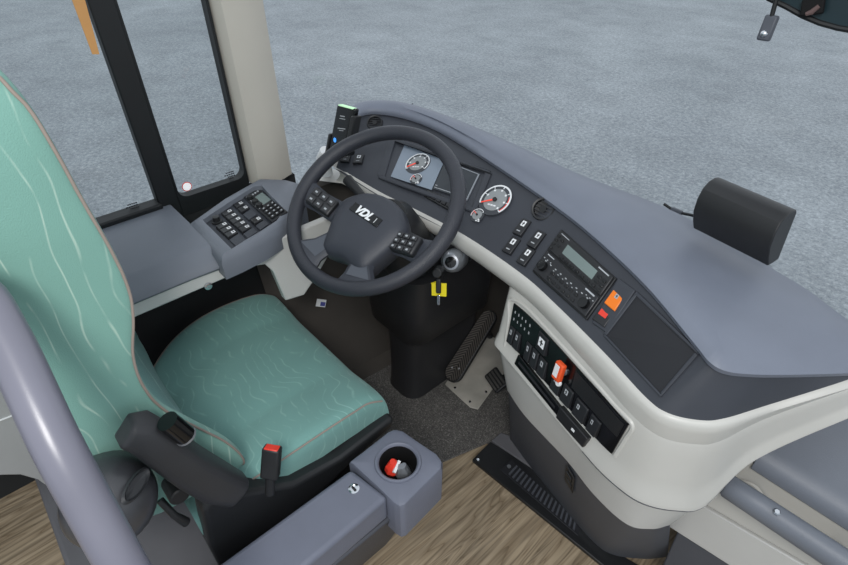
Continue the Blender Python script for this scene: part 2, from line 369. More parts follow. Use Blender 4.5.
# surround with rounded lower corners
def rounded_frame(y0, y1, z0, z1, r, t0, t1):
    inner = []; outer = []
    for k in range(9):
        a = math.pi + math.pi / 2 * k / 8; inner.append((y0 + r + r * math.cos(a), z0 + r + r * math.sin(a))); outer.append((y0 - t0, z0 - t1) if k > 3 else (y0 - t0, z0 + r))
    for k in range(9):
        a = 1.5 * math.pi + math.pi / 2 * k / 8; inner.append((y1 - r + r * math.cos(a), z0 + r + r * math.sin(a))); outer.append((y1 + .006, z0 - t1) if k < 5 else (y1 + .006, z0 + r))
    inner = [(y0, z1)] + inner + [(y1, z1)]; outer = [(y0 - t0, z1)] + outer + [(y1 + .006, z1)]
    m = MB()
    m.grid([[(-1.213, a, b) for a, b in outer], [(-1.213, a, b) for a, b in inner], [(-1.238, a, b) for a, b in inner], [(-1.238, a, b) for a, b in outer]])
    return m
rounded_frame(.315, .483, .803, 1.9, .022, .012, .045).build('window_surround', 'frame', w2)
_f = frame((-1.222, .34, .823), (1, 0, 0), (0, 0, 1))
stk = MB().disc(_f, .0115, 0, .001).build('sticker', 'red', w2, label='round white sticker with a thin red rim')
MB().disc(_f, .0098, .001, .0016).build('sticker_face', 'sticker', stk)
def etched(parent, y, z, s=1.0):
    m = MB()
    for k, (a, b) in enumerate(((0, .022), (-.002, .027), (.002, .02), (0, .012))):
        n = 5
        for i in range(n):
            yy = y + a - b / 2 + b * i / n
            m.box((-1.2235, yy, z - k * .0055 * s), (-1.2225, yy + b / n * .75, z - k * .0055 * s + .0026))
    return m.build('etched_print', 'recess', parent)
etched(w2, .45, .822); etched(w1, .215, .822)
# windscreen, curved round to the left pillar
ws = [(-1.225, .6), (-1.2, .74), (-1.12, .9), (-.97, 1.04), (-.7, 1.12), (-.3, 1.16), (.2, 1.17), (.8, 1.16), (1.2, 1.05)]
wsx = [tuple(cr([(a, b, 0) for a, b in ws], k / 4)[:2]) for k in range(33)]
struct('window_3', MB().grid([[(a, b, z) for a, b in wsx] for z in (.74, 1.2, 1.95)]), 'glass')
struct('trim_1', MB().grid([[(x, y, z) for x, y in ((-1.235, .492), (-1.205, .496), (-1.188, .505), (-1.176, .535), (-1.178, .57), (-1.19, .6), (-1.215, .612), (-1.24, .6))] for z in (.782, 1.1, 1.95)], True, True), 'pillar')
# rubber floor covering of the driver's well
tag(MB().prism([(-1.2, -.15, .0), (-.72, -.15, .0), (-.66, .2, 0), (-0.6866, 0.4934, 0.0000), (-0.6833, 0.5791, 0.0000), (-0.6554, 0.6553, 0.0000), (-0.6084, 0.8132, 0.0000), (-.5, .86, 0), (-.5, 1.14, 0), (-1.2, 1.14, 0)], (0, 0, .006)).build('floor_mat', 'mat', bevel=.002),
    "worn dark grey rubber mat covering the floor around the pedals", 'floor mat')
# dark sloped wall of the footwell, left of the pedals
struct('trim_2', MB().prism([(-1.21, .5, .0), (-1.08, .62, 0), (-1.12, 1.14, 0), (-1.21, 1.14, 0)], (0, 0, .006)).grid([[(-1.21, .45, .62), (-1.21, 1.14, .62)], [(-1.2, .47, .3), (-1.18, 1.14, .3)], [(-1.14, .5, .02), (-1.1, 1.14, .02)], [(-1.08, .5, .004), (-1.04, 1.14, .004)]]), 'bulk')

# ------------------------------------------------------------------ dashboard
dash = thing('dashboard', 'grey moulded bus dashboard curving round the driver under the windscreen', 'dashboard', (-.5, .85, 0))
US = [k / 8 for k in range(0, 14 * 8 + 1)]
BK = V((0, 1, 0))
rows = [[] for _ in range(12)]
for u in US:
    o = T3(outw(u)); ti = T3(cr(TOP_IN, u)); to = T3(cr(TOP_OUT, u)); z = V((0, 0, 1))
    back = (to - ti); back.z = 0; back.normalize()
    if u > 9: back = BK
    rr_ = min(.022, (to - ti).length * .16)
    L = [to + back * .13 - z * (.2 if u < 9 else .08), to + back * .03 - z * .03, to + back * .008 - z * .005, to, to.lerp(ti, .3) + z * .008, to.lerp(ti, .55) + z * .010, to.lerp(ti, .76) + z * .007,
         ti - o * rr_ + z * .003, ti - o * rr_ * .42 - z * .001, ti - z * .009, ti - z * .018 - o * .003, ti - z * .021 - o * .02]
    for r, p in zip(rows, L): r.append(p)
MBc = MB().grid(rows)
MBc.build('top_cover', 'cover', dash, angle=60)
fr_ = [[T3(fascia(u, w)) for u in US] for w in (1.03, 1, .9, .75, .5, .25, .1, 0, -.03)]
left = [p + V((-.03, .05, 0)) for p in [r[0] for r in fr_]]; left2 = [p + V((-.02, .25, 0)) for p in [r[0] for r in fr_]]
fr_ = [[b, a] + r for r, a, b in zip(fr_, left, left2)]
fas = MB().grid(fr_).build('instrument_panel', 'fascia', dash, angle=50)
rows = [[] for _ in range(7)]
for u in US:
    o = T3(outw(u)); fb = T3(cr(FAS_BOT, u)); st = T3(cr(STRIP, u)); z = V((0, 0, 1))
    q = 1 - max(0, min(1, (u - 5) / 3)) * .85
    L = [fb - o * .012 + z * .003, fb + o * .002 + z * .001, fb + o * .008 - z * .006, fb.lerp(st, .45) + o * (.003 + .011 * q), fb.lerp(st, .85) + o * (.001 + .005 * q), st, st - (o * .09 + z * .004 if u < 5 else o * .0)]
    for r, p in zip(rows, L): r.append(p)
lft = [r[0] + V((-.03, .05, 0)) for r in rows]
rows = [[a] + r for r, a in zip(rows, lft)]
MB().grid(rows).build('moulding', 'cream', dash, angle=60, label='pale grey curved moulding below the instruments')
# centre console face
UC = [5 + k / 10 for k in range(0, 89)]
rows = []
for w in (1.0, .96, .8, .6, .4, .2, .08, .02, 0):
    r = []
    b = {1.0: .0, .08: .007, .02: .007, 0: 0}.get(w, .001)
    for u in UC: r.append(T3(console(u, w)) + T3(outw(u)) * b)
    p0 = r[0]; e = [p0 + V((-.012, .16, 0)), p0 + V((-.014, .03, 0)), p0 + V((-.008, .008, 0))]
    rows.append(e + r)
cen = MB().grid(rows).build('centre_console', 'cream', dash, angle=60, label='pale grey console face carrying the black switch panel')
CB = [(-0.5049, 0.7252, 0.4100), (-0.4250, 0.6971, 0.4100), (-0.2906, 0.6720, 0.4100), (-0.2050, 0.6448, 0.4150), (-0.1255, 0.6357, 0.4200), (-0.0841, 0.6604, 0.4250), (-0.0637, 0.6946, 0.4250)]
FL = [(-0.5620, 0.8548, 0.0300), (-0.4505, 0.8239, 0.0300), (-0.3222, 0.7957, 0.0300), (-0.2208, 0.7758, 0.0300), (-0.1559, 0.7825, 0.0300), (-0.0880, 0.8356, 0.0300), (-0.0514, 0.8837, 0.0300)]
UL = [k / 8 for k in range(49)]
def lowrows(fnA, fnB, ws, inset):
    out = []
    for w in ws:
        r = [T3(np.array(fnA(k)) * (1 - w) + np.array(fnB(k)) * w) - T3(outw(k + 5)) * inset for k in UL]
        out.append([r[0] + V((-.012, .2, 0)), r[0] + V((-.01, .02, 0))] + r + [r[-1] + V((-.002, .008, 0)), r[-1] + V((-.05, .03, 0)), r[-1] + V((-.12, .035, 0))])
    return out
MB().grid(lowrows(lambda k: cr(SEAM, k), lambda k: cr(CB, k), (-.05, 0, .1, .3, .6, .9, 1), .004) + [[p + V((0, .01, -.004)) for p in lowrows(lambda k: cr(SEAM, k), lambda k: cr(CB, k), (1,), .02)[0]]]).build('lower_moulding', 'cream2', dash, angle=60, label='pale grey lower moulding below the seam')
kick = MB().grid(lowrows(lambda k: cr(CB, k), lambda k: cr(FL, k), (-.03, 0, .3, .6, .9, 1), .008)).build('kick_panel', 'kick', dash, angle=60, label='dark grey lower kick panel')
_k = lambda k, w, h: T3(np.array(cr(CB, k)) * (1 - w) + np.array(cr(FL, k)) * w) + T3(outw(k + 5)) * h
kq = Quad(_k(2.02, .32, -.005), _k(2.3, .40, -.005), _k(2.3, .12, -.005), _k(2.02, .05, -.005))
mb = MB(); kq.plate(mb, 0, 1, 0, 1, 0, .004); kq.plate(mb, .15, .85, .15, .45, .004, .007); kq.plate(mb, .2, .8, .6, .85, .004, .008)
mb.build('socket', 'black', dash, bevel=.001)

# instruments ---------------------------------------------------------------
def fq(bl, br, tr, tl): return FQ(fascia, bl, br, tr, tl)
bz = fq((1.8357, 0.1674), (3.9280, 0.3296), (3.8400, 0.8723), (1.8774, 0.6912))
mb = MB()
for a in ((-.02, 1.02, -.03, .05), (-.02, 1.02, .96, 1.03), (-.02, .05, .05, .96), (.97, 1.02, .05, .96)): bz.plate(mb, *a, -.006, .004)
mb.build('cluster_frame', 'fascia', dash, bevel=.003)
cq = fq((2.1151, 0.2334), (3.7637, 0.3906), (3.7513, 0.7741), (2.2543, 0.6569))
mb = MB(); cq.plate(mb, 0, .56, 0, 1, .0005, .002); mb.build('cluster_glass_reflection', 'cluster', dash)
mb = MB(); cq.plate(mb, .57, .985, .05, .97, .0005, .002); ds = mb.build('display_screen', 'screen', dash, label='dark rectangular driver display')
mb = MB(); cq.plate(mb, .985, 1.0, .03, 1, .0005, .003); cq.plate(mb, .57, 1.0, .97, 1.0, .0005, .003); mb.build('screen_border', 'silver', ds)
mb = MB()
for t in (.10, .17): cq.plate(mb, .58, .8, t, t + .02, .002, .0023)
mb.build('screen_text', 'palegrey', ds)

def gauge(name, F, r, a0, a1, red0, ang, on=.003, face='dial', ticks=7, small=False, blob=True):
    g = MB().disc(F, r * 1.02, -.003, .0006, 32).build(name, 'dialdark', dash)
    MB().disc(F, r * .72, .0006, .0014, 32).build('dial', face, g)
    MB().arc(F, r * .90, r * 1.0, .0012, a0, a1, 40).build('scale_ring', 'white', g)
    MB().arc(F, r * .84, r * .90, .0012, red0[0], red0[1], 16).build('red_zone', 'red', g)
    mb = MB()
    for k in range(ticks):
        a = a0 + (a1 - a0) * k / (ticks - 1); d = V((math.cos(a), math.sin(a), 0)); q = V((-d.y, d.x, 0))
        w = r * .022; mb.prism([F @ (d * r * .78 - q * w), F @ (d * r * .95 - q * w), F @ (d * r * .95 + q * w), F @ (d * r * .78 + q * w)], F.to_3x3() @ V((0, 0, .0017)))
        if not small and k not in (0,):
            c = d * r * .66; s = r * .06; mb.prism([F @ (c + V((-s, -s, .0014))), F @ (c + V((s, -s, .0014))), F @ (c + V((s, s, .0014))), F @ (c + V((-s, s, .0014)))], F.to_3x3() @ V((0, 0, .0004)))
    if small:
        c = V((.45 * r, -.95 * r, 0)); s = r * .26
        for dx, dy in ((-s, 0), (s * .5, 0), (0, s * .9)): mb.fbox(F, c.x + dx, c.x + dx + s, c.y + dy, c.y + dy + s * .8, .0008, .0014)
    else:
        for k in range(3): mb.fbox(F, -r * .3 + k * r * .2, -r * .14 + k * r * .2, -r * .42, -r * .33, .0014, .0018)
    mb.build('tick_mark', 'white', g)
    d = V((math.cos(ang), math.sin(ang), 0)); q = V((-d.y, d.x, 0)); w = r * .05
    MB().prism([F @ (-d * r * .12 - q * w + V((0, 0, .003))), F @ (d * r * .86 - q * w * .6 + V((0, 0, .003))), F @ (d * r * .86 + q * w * .6 + V((0, 0, .003))), F @ (-d * r * .12 + q * w + V((0, 0, .003)))], F.to_3x3() @ V((0, 0, .001))).build('needle', 'needle', g)
    MB().disc(F, r * .13, .001, .005).build('needle_cap', 'black', g)
    return g
D = math.radians
gauge('rev_counter', surf(fascia, *(4.1293, 0.6041), .004), .0395, D(205), D(-45), (D(25), D(-42)), D(207))
gauge('speedometer', cq.frame(.27, .60, .004), .0335, D(215), D(-35), (D(0), D(-1)), D(210))
gauge('fuel_gauge', surf(fascia, *(4.0124, 0.3136), .004), .0165, D(200), D(40), (D(200), D(150)), D(150), small=True, ticks=3)
gauge('pressure_gauge', cq.frame(.33, .15, .004), .016, D(200), D(20), (D(200), D(150)), D(140), small=True, ticks=3)
# button strip under the display
bq = fq((3.0764, 0.1859), (3.6337, 0.1778), (3.6357, 0.3149), (3.1019, 0.2792))
mb = MB(); bq.plate(mb, 0, 1, 0, 1, 0, .005); sb = mb.build('button_strip', 'gloss', dash, bevel=.002)
for k in range(5):
    mb = MB(); bq.plate(mb, .06 + k * .18, .2 + k * .18, .2, .8, .005, .008); mb.build('button', 'switch', sb, bevel=.0008)

def vent(uv, r):
    F = surf(fascia, *uv, .003); F = frame(F.translation, F.col[2].to_3d() + V((.45, -.45, .2)), F.col[1].to_3d())
    v = MB().lathe(F, [(r * .98, -.004), (r * 1.08, .001), (r * 1.0, .006), (r * .86, .005), (r * .8, -.004), (0, -.006)], 32).build('air_vent', 'black', dash)
    mb = MB()
    for k in range(-2, 3):
        y = k * r * .3; hw = math.sqrt(max(.01, .78 ** 2 - (k * .3) ** 2)) * r
        mb.fbox(F, -hw, hw, y - r * .045, y + r * .045, -.005, .003)
    mb.build('vent_blade', 'switch', v); MB().disc(F, r * .3, -.004, .005).build('vent_knob', 'gloss', v)
vent((4.7534, 0.8666), .0235); vent((1.3673, 0.8331), .021)

def rocker(quad, parent, icon='white', body='switch', mark=(.28, .72, .55, .88), line=True, name='rocker_switch', lab=None, mark2=True):
    """a rocker with its icon"""
    m = MB(); a = [quad.p(0, 0), quad.p(1, 0), quad.p(1, 1), quad.p(0, 1)]; n = quad.n
    q0 = [quad.p(.04, .03, .007), quad.p(.96, .03, .007), quad.p(.96, .97, .003), quad.p(.04, .97, .003)]
    m.add([p - n * .002 for p in a] + q0, [(0, 1, 5, 4), (1, 2, 6, 5), (2, 3, 7, 6), (3, 0, 4, 7), (4, 5, 6, 7), (3, 2, 1, 0)])
    r = m.build(name, body, parent, bevel=.0012, label=lab)
    if icon:
        s0, s1, t0, t1 = mark; f = Quad(*q0); m = MB(); f.plate(m, s0, s1, t0, t1, .0001, .0006); i = m.build('icon', icon, r)
        if not mark2: return r
        m = MB(); ds_, dt = (s1 - s0), (t1 - t0)
        f.plate(m, s0 + ds_ * .2, s1 - ds_ * .2, t0 + dt * .45, t0 + dt * .6, .0006, .0009); f.plate(m, s0 + ds_ * .4, s0 + ds_ * .6, t0 + dt * .15, t1 - dt * .15, .0006, .0009)
        m.build('icon_mark', 'switch', i)
        if line:
            m = MB(); f.plate(m, .3, .7, .2, .26, .0001, .0005); m.build('switch_light', 'palegrey', r)
    return r
def rect_at(fn, uv, w, h, rise=0):
    F = surf(fn, *uv, rise); return Quad(F @ V((-w / 2, -h / 2, 0)), F @ V((w / 2, -h / 2, 0)), F @ V((w / 2, h / 2, 0)), F @ V((-w / 2, h / 2, 0)))
for uv in ((4.6412, 0.5095), (4.9145, 0.4938), (4.6571, 0.2369), (4.9290, 0.2315)):
    rocker(rect_at(fascia, uv, .025, .041, .001), dash)

# radio ---------------------------------------------------------------------
rq = fq((5.1769, 0.1264), (6.5276, 0.1466), (6.5171, 0.7934), (5.1677, 0.7998))
mb = MB(); rq.plate(mb, 0, 1, 0, 1, -.003, .005); rad = mb.build('radio', 'black', dash, bevel=.002, label='black two-deck coach radio with a grey display')
mb = MB(); rq.plate(mb, .02, .98, .53, .98, .005, .010); up = mb.build('radio_deck', 'black', rad, bevel=.002)
mb = MB(); rq.plate(mb, .02, .98, .03, .5, .005, .010); lo = mb.build('radio_deck', 'switch', rad, bevel=.002)
mb = MB(); rq.plate(mb, .24, .78, .66, .86, .010, .0108); mb.build('radio_display', 'lcd', rad)
for a, par in (((.07, .22, .93, .945), up), ((.76, .93, .92, .945), up), ((.08, .2, .455, .475), lo), ((.78, .93, .44, .47), lo)):
    mb = MB(); rq.plate(mb, *a, .010, .0106); mb.build('radio_lettering', 'palegrey', rad)
def btn(par, s, t, w=.05, h=.05, mat='switch', name='radio_button'):
    mb = MB(); rq.plate(mb, s - w / 2, s + w / 2, t - h / 2, t + h / 2, .010, .0125); mb.build(name, mat, par, bevel=.0006)
for s, t in ((.06, .87), (.06, .78), (.06, .69), (.06, .6), (.14, .84), (.14, .72)): btn(rad, s, t, .045, .045, 'gloss')
for k in range(6): btn(rad, .27 + k * .095, .585, .06, .05, 'gloss')
for s in (.84, .92):
    for t in (.6, .7, .8): btn(rad, s, t, .05, .06, 'gloss')
for k in range(6):
    for t in (.12, .24): btn(rad, .3 + k * .085, t, .055, .06, 'gloss')
for s in (.12, .88):
    F = rq.frame(s, .22, .010); MB().lathe(F, [(.0105, 0), (.0095, .009), (0, .0095)], 20).build('radio_knob', 'gloss', rad)
mb = MB()
for k in range(9): rq.plate(mb, .10 + k * .095, .125 + k * .095, .33, .35, .010, .0106)
for k in range(6): rq.plate(mb, .28 + k * .085, .30 + k * .085, .285, .30, .010, .0106)
for s in (.06, .12, .18, .83, .89, .94): rq.plate(mb, s, s + .015, .36, .38, .010, .0106)
mb.build('radio_marking', 'palegrey', rad)

# hazard rocker, red switch, pocket
pq = fq((6.6069, 0.1964), (6.8238, 0.2333), (6.8111, 0.8298), (6.5433, 0.7973))
mb = MB(); pq.plate(mb, -.05, 1.1, -.04, 1.03, -.002, .004); hz = mb.build('switch_plate', 'fascia', dash, bevel=.002)
rocker(fq((6.5839, 0.4580), (6.7818, 0.4753), (6.7656, 0.7505), (6.5627, 0.7348)), hz, 'palegrey', 'orange', (.4, .66, .5, .72), False, lab='orange rocker switch')
r_ = rocker(fq((6.5799, 0.2055), (6.7963, 0.2421), (6.7751, 0.4395), (6.5665, 0.4132)), hz, 'red', 'switch', (.12, .75, .5, .95), False, lab='black rocker switch with a red cap', mark2=False)
tq = fq((6.8527, 0.1795), (8.2185, 0.1860), (8.0377, 0.9401), (6.8828, 0.8390))
mb = MB()
for a in ((-.02, 1.02, -.03, .02), (-.02, 1.02, .98, 1.03), (-.02, .015, .02, .98), (.985, 1.02, .02, .98)): tq.plate(mb, *a, -.002, .004)
mb.build('pocket_rim', 'fascia', dash, bevel=.0015)
mb = MB(); tq.plate(mb, 0, 1, 0, 1, .0003, .0015); mb.build('pocket', 'recess', dash, label='dark recessed blank tray right of the radio')
# small switch by the left vent
for uv in ((0.5620, 0.2545), (1.1709, 0.2695)):
    rocker(rect_at(fascia, uv, .026, .034, .001), dash)

# black switch panel on the centre console -----------------------------------
sp = FQ(console, (5.2662, 0.2400), (7.8743, 0.3405), (8.0342, 0.8809), (5.1812, 0.8248))
mb = MB()
NS = 12
L0, L1 = (5.2740, 0.2267), (7.9004, 0.3527); L2, L3 = (5.1812, 0.8248), (8.0342, 0.8809)
def spu(s, t, h=0):
    a = (L0[0] * (1 - s) + L1[0] * s, L0[1] * (1 - s) + L1[1] * s); b = (L2[0] * (1 - s) + L3[0] * s, L2[1] * (1 - s) + L3[1] * s)
    u, w = a[0] * (1 - t) + b[0] * t, a[1] * (1 - t) + b[1] * t
    return surf(console, u, w, h)
def splate(mb, s0, s1, t0, t1, h0, h1, n=1):
    g = [[spu(s0 + (s1 - s0) * k / n, t, h) for k in range(n + 1)] for t, h in ((t0, h0), (t0, h1), (t1, h1), (t1, h0))]
    return mb.grid([[f.translation for f in r] for r in g + [g[0]]]).prism([spu(s0, t0, h0).translation, spu(s0, t0, h1).translation, spu(s0, t1, h1).translation, spu(s0, t1, h0).translation], (0, 0, .00001)).prism([spu(s1, t0, h0).translation, spu(s1, t0, h1).translation, spu(s1, t1, h1).translation, spu(s1, t1, h0).translation], (0, 0, .00001))
swp = splate(MB(), 0, 1, 0, 1, -.004, .004, 14).build('switch_panel', 'gloss', dash, label='long black switch panel on the pale console')
def spq(s0, s1, t0, t1, h): return Quad(*[spu(s, t, h).translation for s, t in ((s0, t0), (s1, t0), (s1, t1), (s0, t1))])
for s0, s1 in ((.015, .085), (.095, .165), (.235, .285), (.293, .343), (.35, .40), (.44, .492), (.502, .56), (.58, .665), (.69, .79)):
    big = s0 > .57
    rocker(spq(s0, s1, .04, .46, .0045), swp, 'palegrey', 'switch', (.3, .62, .58, .86) if not big else (.22, .42, .55, .8), False)
rocker(spq(.32, .385, .55, .95, .0045), swp, 'white', 'switch', (.2, .8, .3, .8), False)
mb = MB()
for k in range(5):
    for t in (.62, .8): splate(mb, .03 + k * .05, .04 + k * .05, t, t + .06, .004, .0046)
mb.build('indicator_mark', 'palegrey', swp)
mb = splate(MB(), .54, .97, .52, .93, .004, .0055, 8); mb.build('blank_panel', 'black', swp)
MB().tube([T3(cr(SEAM, k / 8)) + T3(outw(5 + k / 8)) * .0035 for k in range(17, 49)], .0026, 6).build('seam', 'kick', dash)
# card slot under it
def cplate(c, n=8):
    """curved plate factory on the console between four (u, w) corners"""
    bl, br_, tr, tl = c
    def at(s, t, h):
        lo_ = (bl[0] * (1 - s) + br_[0] * s, bl[1] * (1 - s) + br_[1] * s); hi_ = (tl[0] * (1 - s) + tr[0] * s, tl[1] * (1 - s) + tr[1] * s)
        return surf(console, lo_[0] * (1 - t) + hi_[0] * t, lo_[1] * (1 - t) + hi_[1] * t, h).translation
    def plate(s0, s1, t0, t1, h0, h1, mb=None):
        mb = mb or MB(); rows = [[at(s0 + (s1 - s0) * k / n, t, h) for t, h in ((t0, h0), (t0, h1), (t1, h1), (t1, h0))] for k in range(n + 1)]
        return mb.grid(rows, True, True)
    return plate
pf = cplate(((5.6824, 0.0756), (6.6212, 0.0741), (6.6391, 0.2106), (5.7366, 0.2473)))
cs = pf(0, 1, 0, 1, -.002, .0085).build('card_slot', 'gloss', dash, bevel=.001)
pf(.1, .92, .4, .62, .0085, .0095).build('slot_lip', 'recess', cs)
pf = cplate(((6.6077, 0.0598), (7.1431, 0.0862), (7.2003, 0.2599), (6.6307, 0.2455)))
cl = pf(0, 1, 0, 1, -.002, .012).build('slot_cover', 'black', dash, bevel=.002)
pf(.45, .55, .4, .6, .012, .0124).build('icon', 'white', cl)
# raised pale rim around the switch panel
rim = [(-.02, -.28), (-.03, .5), (-.02, 1.06), (.4, 1.08), (.8, 1.07), (1.02, 1.05), (1.035, .6), (1.03, -.02)]
MB().tube([spu(s, t, .0005).translation for s, t in [tuple(cr([(a, c, 0) for a, c in rim], k / 6)[:2]) for k in range(43)]], .0045, 8).build('panel_rim', 'cream', dash)
# key with an orange fob in the console lock
F = spu(.485, .66, .004)
kf = thing('key_fob', 'orange-red key fob with white label stuck in the black switch panel', 'key', tuple(F.translation))
MB().disc(F, .009, 0, .006).build('key_barrel', 'silver', kf)
MB().fbox(F @ Matrix.Rotation(D(-8), 4, 'Z'), -.011, .011, -.018, .022, .007, .019).build('fob_body', 'tagred', kf, bevel=.003)
MB().fbox(F @ Matrix.Rotation(D(-8), 4, 'Z'), -.008, .004, -.010, .017, .019, .0196).build('fob_label', 'white', kf)
MB().lathe(F @ Matrix.Translation((.004, -.022, .012)), [(0, -.003), (.006, -.003), (.007, 0), (.006, .003), (0, .003)], 16).build('key_ring', 'white', kf)

# ------------------------------------------------------------------ objects on the dashboard
# dark boxed unit by the windscreen
ml, mr = V((-0.2785, 0.9000, 0.9118)), V((-0.1433, 0.8850, 0.9083)); tl_, tr_ = V((-0.2810, 0.9000, 1.0058)), V((-0.1502, 0.8850, 1.0032))
mon = thing('dashboard_monitor', 'black box-shaped monitor with rounded back standing on the dashboard edge', 'monitor', tuple((ml + mr) / 2))
dx = (mr - ml).normalized(); nn = V((-dx.y * -1, dx.x * -1, 0)).normalized()   # towards the driver
up_ = (tl_ - ml)
prof = [(-.012, -.012), (.0, .0), (.012, .22), (.021, .45), (.021, .7), (.014, .88), (.0, .98), (-.016, 1.0), (-.03, .97), (-.035, .9), (-.035, -.012)]
rows = []
for k in range(9):
    f = k / 8; b = ml.lerp(mr, f); t = tl_.lerp(tr_, f)
    rows.append([b.lerp(t, h) + nn * (y) for y, h in prof])
MB().grid(rows, True, True).build('monitor_housing', 'black', mon, angle=30, bevel=.002)
# wiper joint behind the dash edge
wz = (-0.3650, 1.0400, 0.8520); wl = (-0.3940, 1.0400, 0.8589); wr = (-0.3344, 1.0400, 0.8583)
wi = thing('wiper_arm', 'short dark wiper joint showing behind the dashboard edge near the monitor', 'wiper', wz)
F = frame(wz, (0, -1, .3), (V(wr) - V(wl)).cross(V((0, -1, .3))))
MB().fbox(F, -.012, .011, -.007, .004, -.006, .006).build('wiper_knuckle', 'ledge_dark', wi, bevel=.002)
MB().tube([wl, wz, wr, tuple(V(wr) + V((.05, .05, -.02)))], .003).build('wiper_rod', 'frame', wi)
# handheld unit in its holder at the left end
pa, pb, pc, pd = [V(p) for p in ((-1.1609, 0.7000, 0.8227), (-1.0693, 0.7000, 0.8532), (-1.0474, 0.7200, 0.9645), (-1.1243, 0.7200, 0.9564))]
ph = thing('ticket_reader', 'upright glossy black handheld reader with green lit top at dashboard left end', 'reader', tuple((pa + pb) / 2))
pq_ = Quad(pa, pb, pc, pd)
m = MB(); pq_.plate(m, 0, 1, 0, 1, -.014, 0); m.build('reader_body', 'gloss', ph, bevel=.004)
m = MB(); pq_.plate(m, .1, .9, .978, 1.003, -.012, .002); m.build('lit_edge', 'green', ph, bevel=.001)
m = MB(); pq_.plate(m, .3, .55, .78, .80, .0002, .001); pq_.plate(m, .3, .6, .73, .745, .0002, .001); pq_.plate(m, .3, .7, .52, .54, .0002, .001); pq_.plate(m, .4, .62, .48, .495, .0002, .001); m.build('screen_text', 'palegrey', ph)
MB().disc(pq_.frame(.26, .27), .006, .0002, .0012).build('status_light', 'blue', ph); MB().lathe(pq_.frame(.68, .25), [(.006, 0), (.005, .001), (0, .001)]).build('reader_key', 'switch', ph)
m = MB(); pq_.plate(m, -.12, .02, -.05, .4, -.02, .004); pq_.plate(m, .9, 1.12, .25, .85, -.018, .003); pq_.plate(m, -.1, 1.1, -.1, .02, -.02, .006); m.build('holder', 'black', ph, bevel=.003)
m = MB().tube([tuple(pa + V((-.01, .0, -.0))), tuple(pa + V((-.03, .0, -.03))), tuple(pa + V((-.035, .01, -.08)))], [.016, .02, .016]); m.build('holder_arm', 'white', ph)

# ------------------------------------------------------------------ steering wheel
W = V((-0.8117, 0.5827, 0.8506)); wn = V((.15, -.643, 1)).normalized()
WF = frame(W, wn, (0, 1, 0)); WR = WF @ Matrix.Rotation(D(11), 4, 'Z')
sw = thing('steering_wheel', 'large dark grey leather steering wheel with badge and thumb buttons', 'steering wheel', tuple(W))
rows = []
for k in range(72):
    a = 2 * math.pi * k / 72; c = V((math.cos(a), math.sin(a), 0)); r0 = .0158 * (1 + .06 * max(0, math.cos(2 * a)))
    rows.append([WR @ (c * (.19 + r0 * math.cos(b)) + V((0, 0, r0 * 1.05 * math.sin(b)))) for b in [2 * math.pi * j / 16 for j in range(16)]])
rows.append(rows[0]); MB().grid(rows, True).build('rim', 'wheel', sw, angle=80)
def outline(n=40):
    pts = [(-.06, .034), (-.03, .046), (.0, .05), (.03, .046), (.06, .034), (.09, .005), (.094, -.02), (.088, -.05), (.076, -.085), (.064, -.118), (.04, -.126), (.0, -.118), (-.04, -.126), (-.064, -.118), (-.076, -.085), (-.088, -.05), (-.094, -.02), (-.09, .005)]
    p3 = [(x, y, 0) for x, y in pts]; p3 = p3[-2:] + p3 + p3[:3]
    return [cr(p3, 2 + k * len(pts) / n)[:2] for k in range(n)]
ol = outline(); cy = -.03
rows = [[WR @ V((x * s + .010, (y - cy) * s + cy - .014, h)) for x, y in ol] for s, h in ((.78, -.07), (.95, -.05), (1, -.03), (.99, -.015), (.95, -.004), (.86, .004), (.6, .009), (.3, .011), (.02, .012))]
MB().grid(rows, True, True).build('hub', 'hub', sw, angle=70)
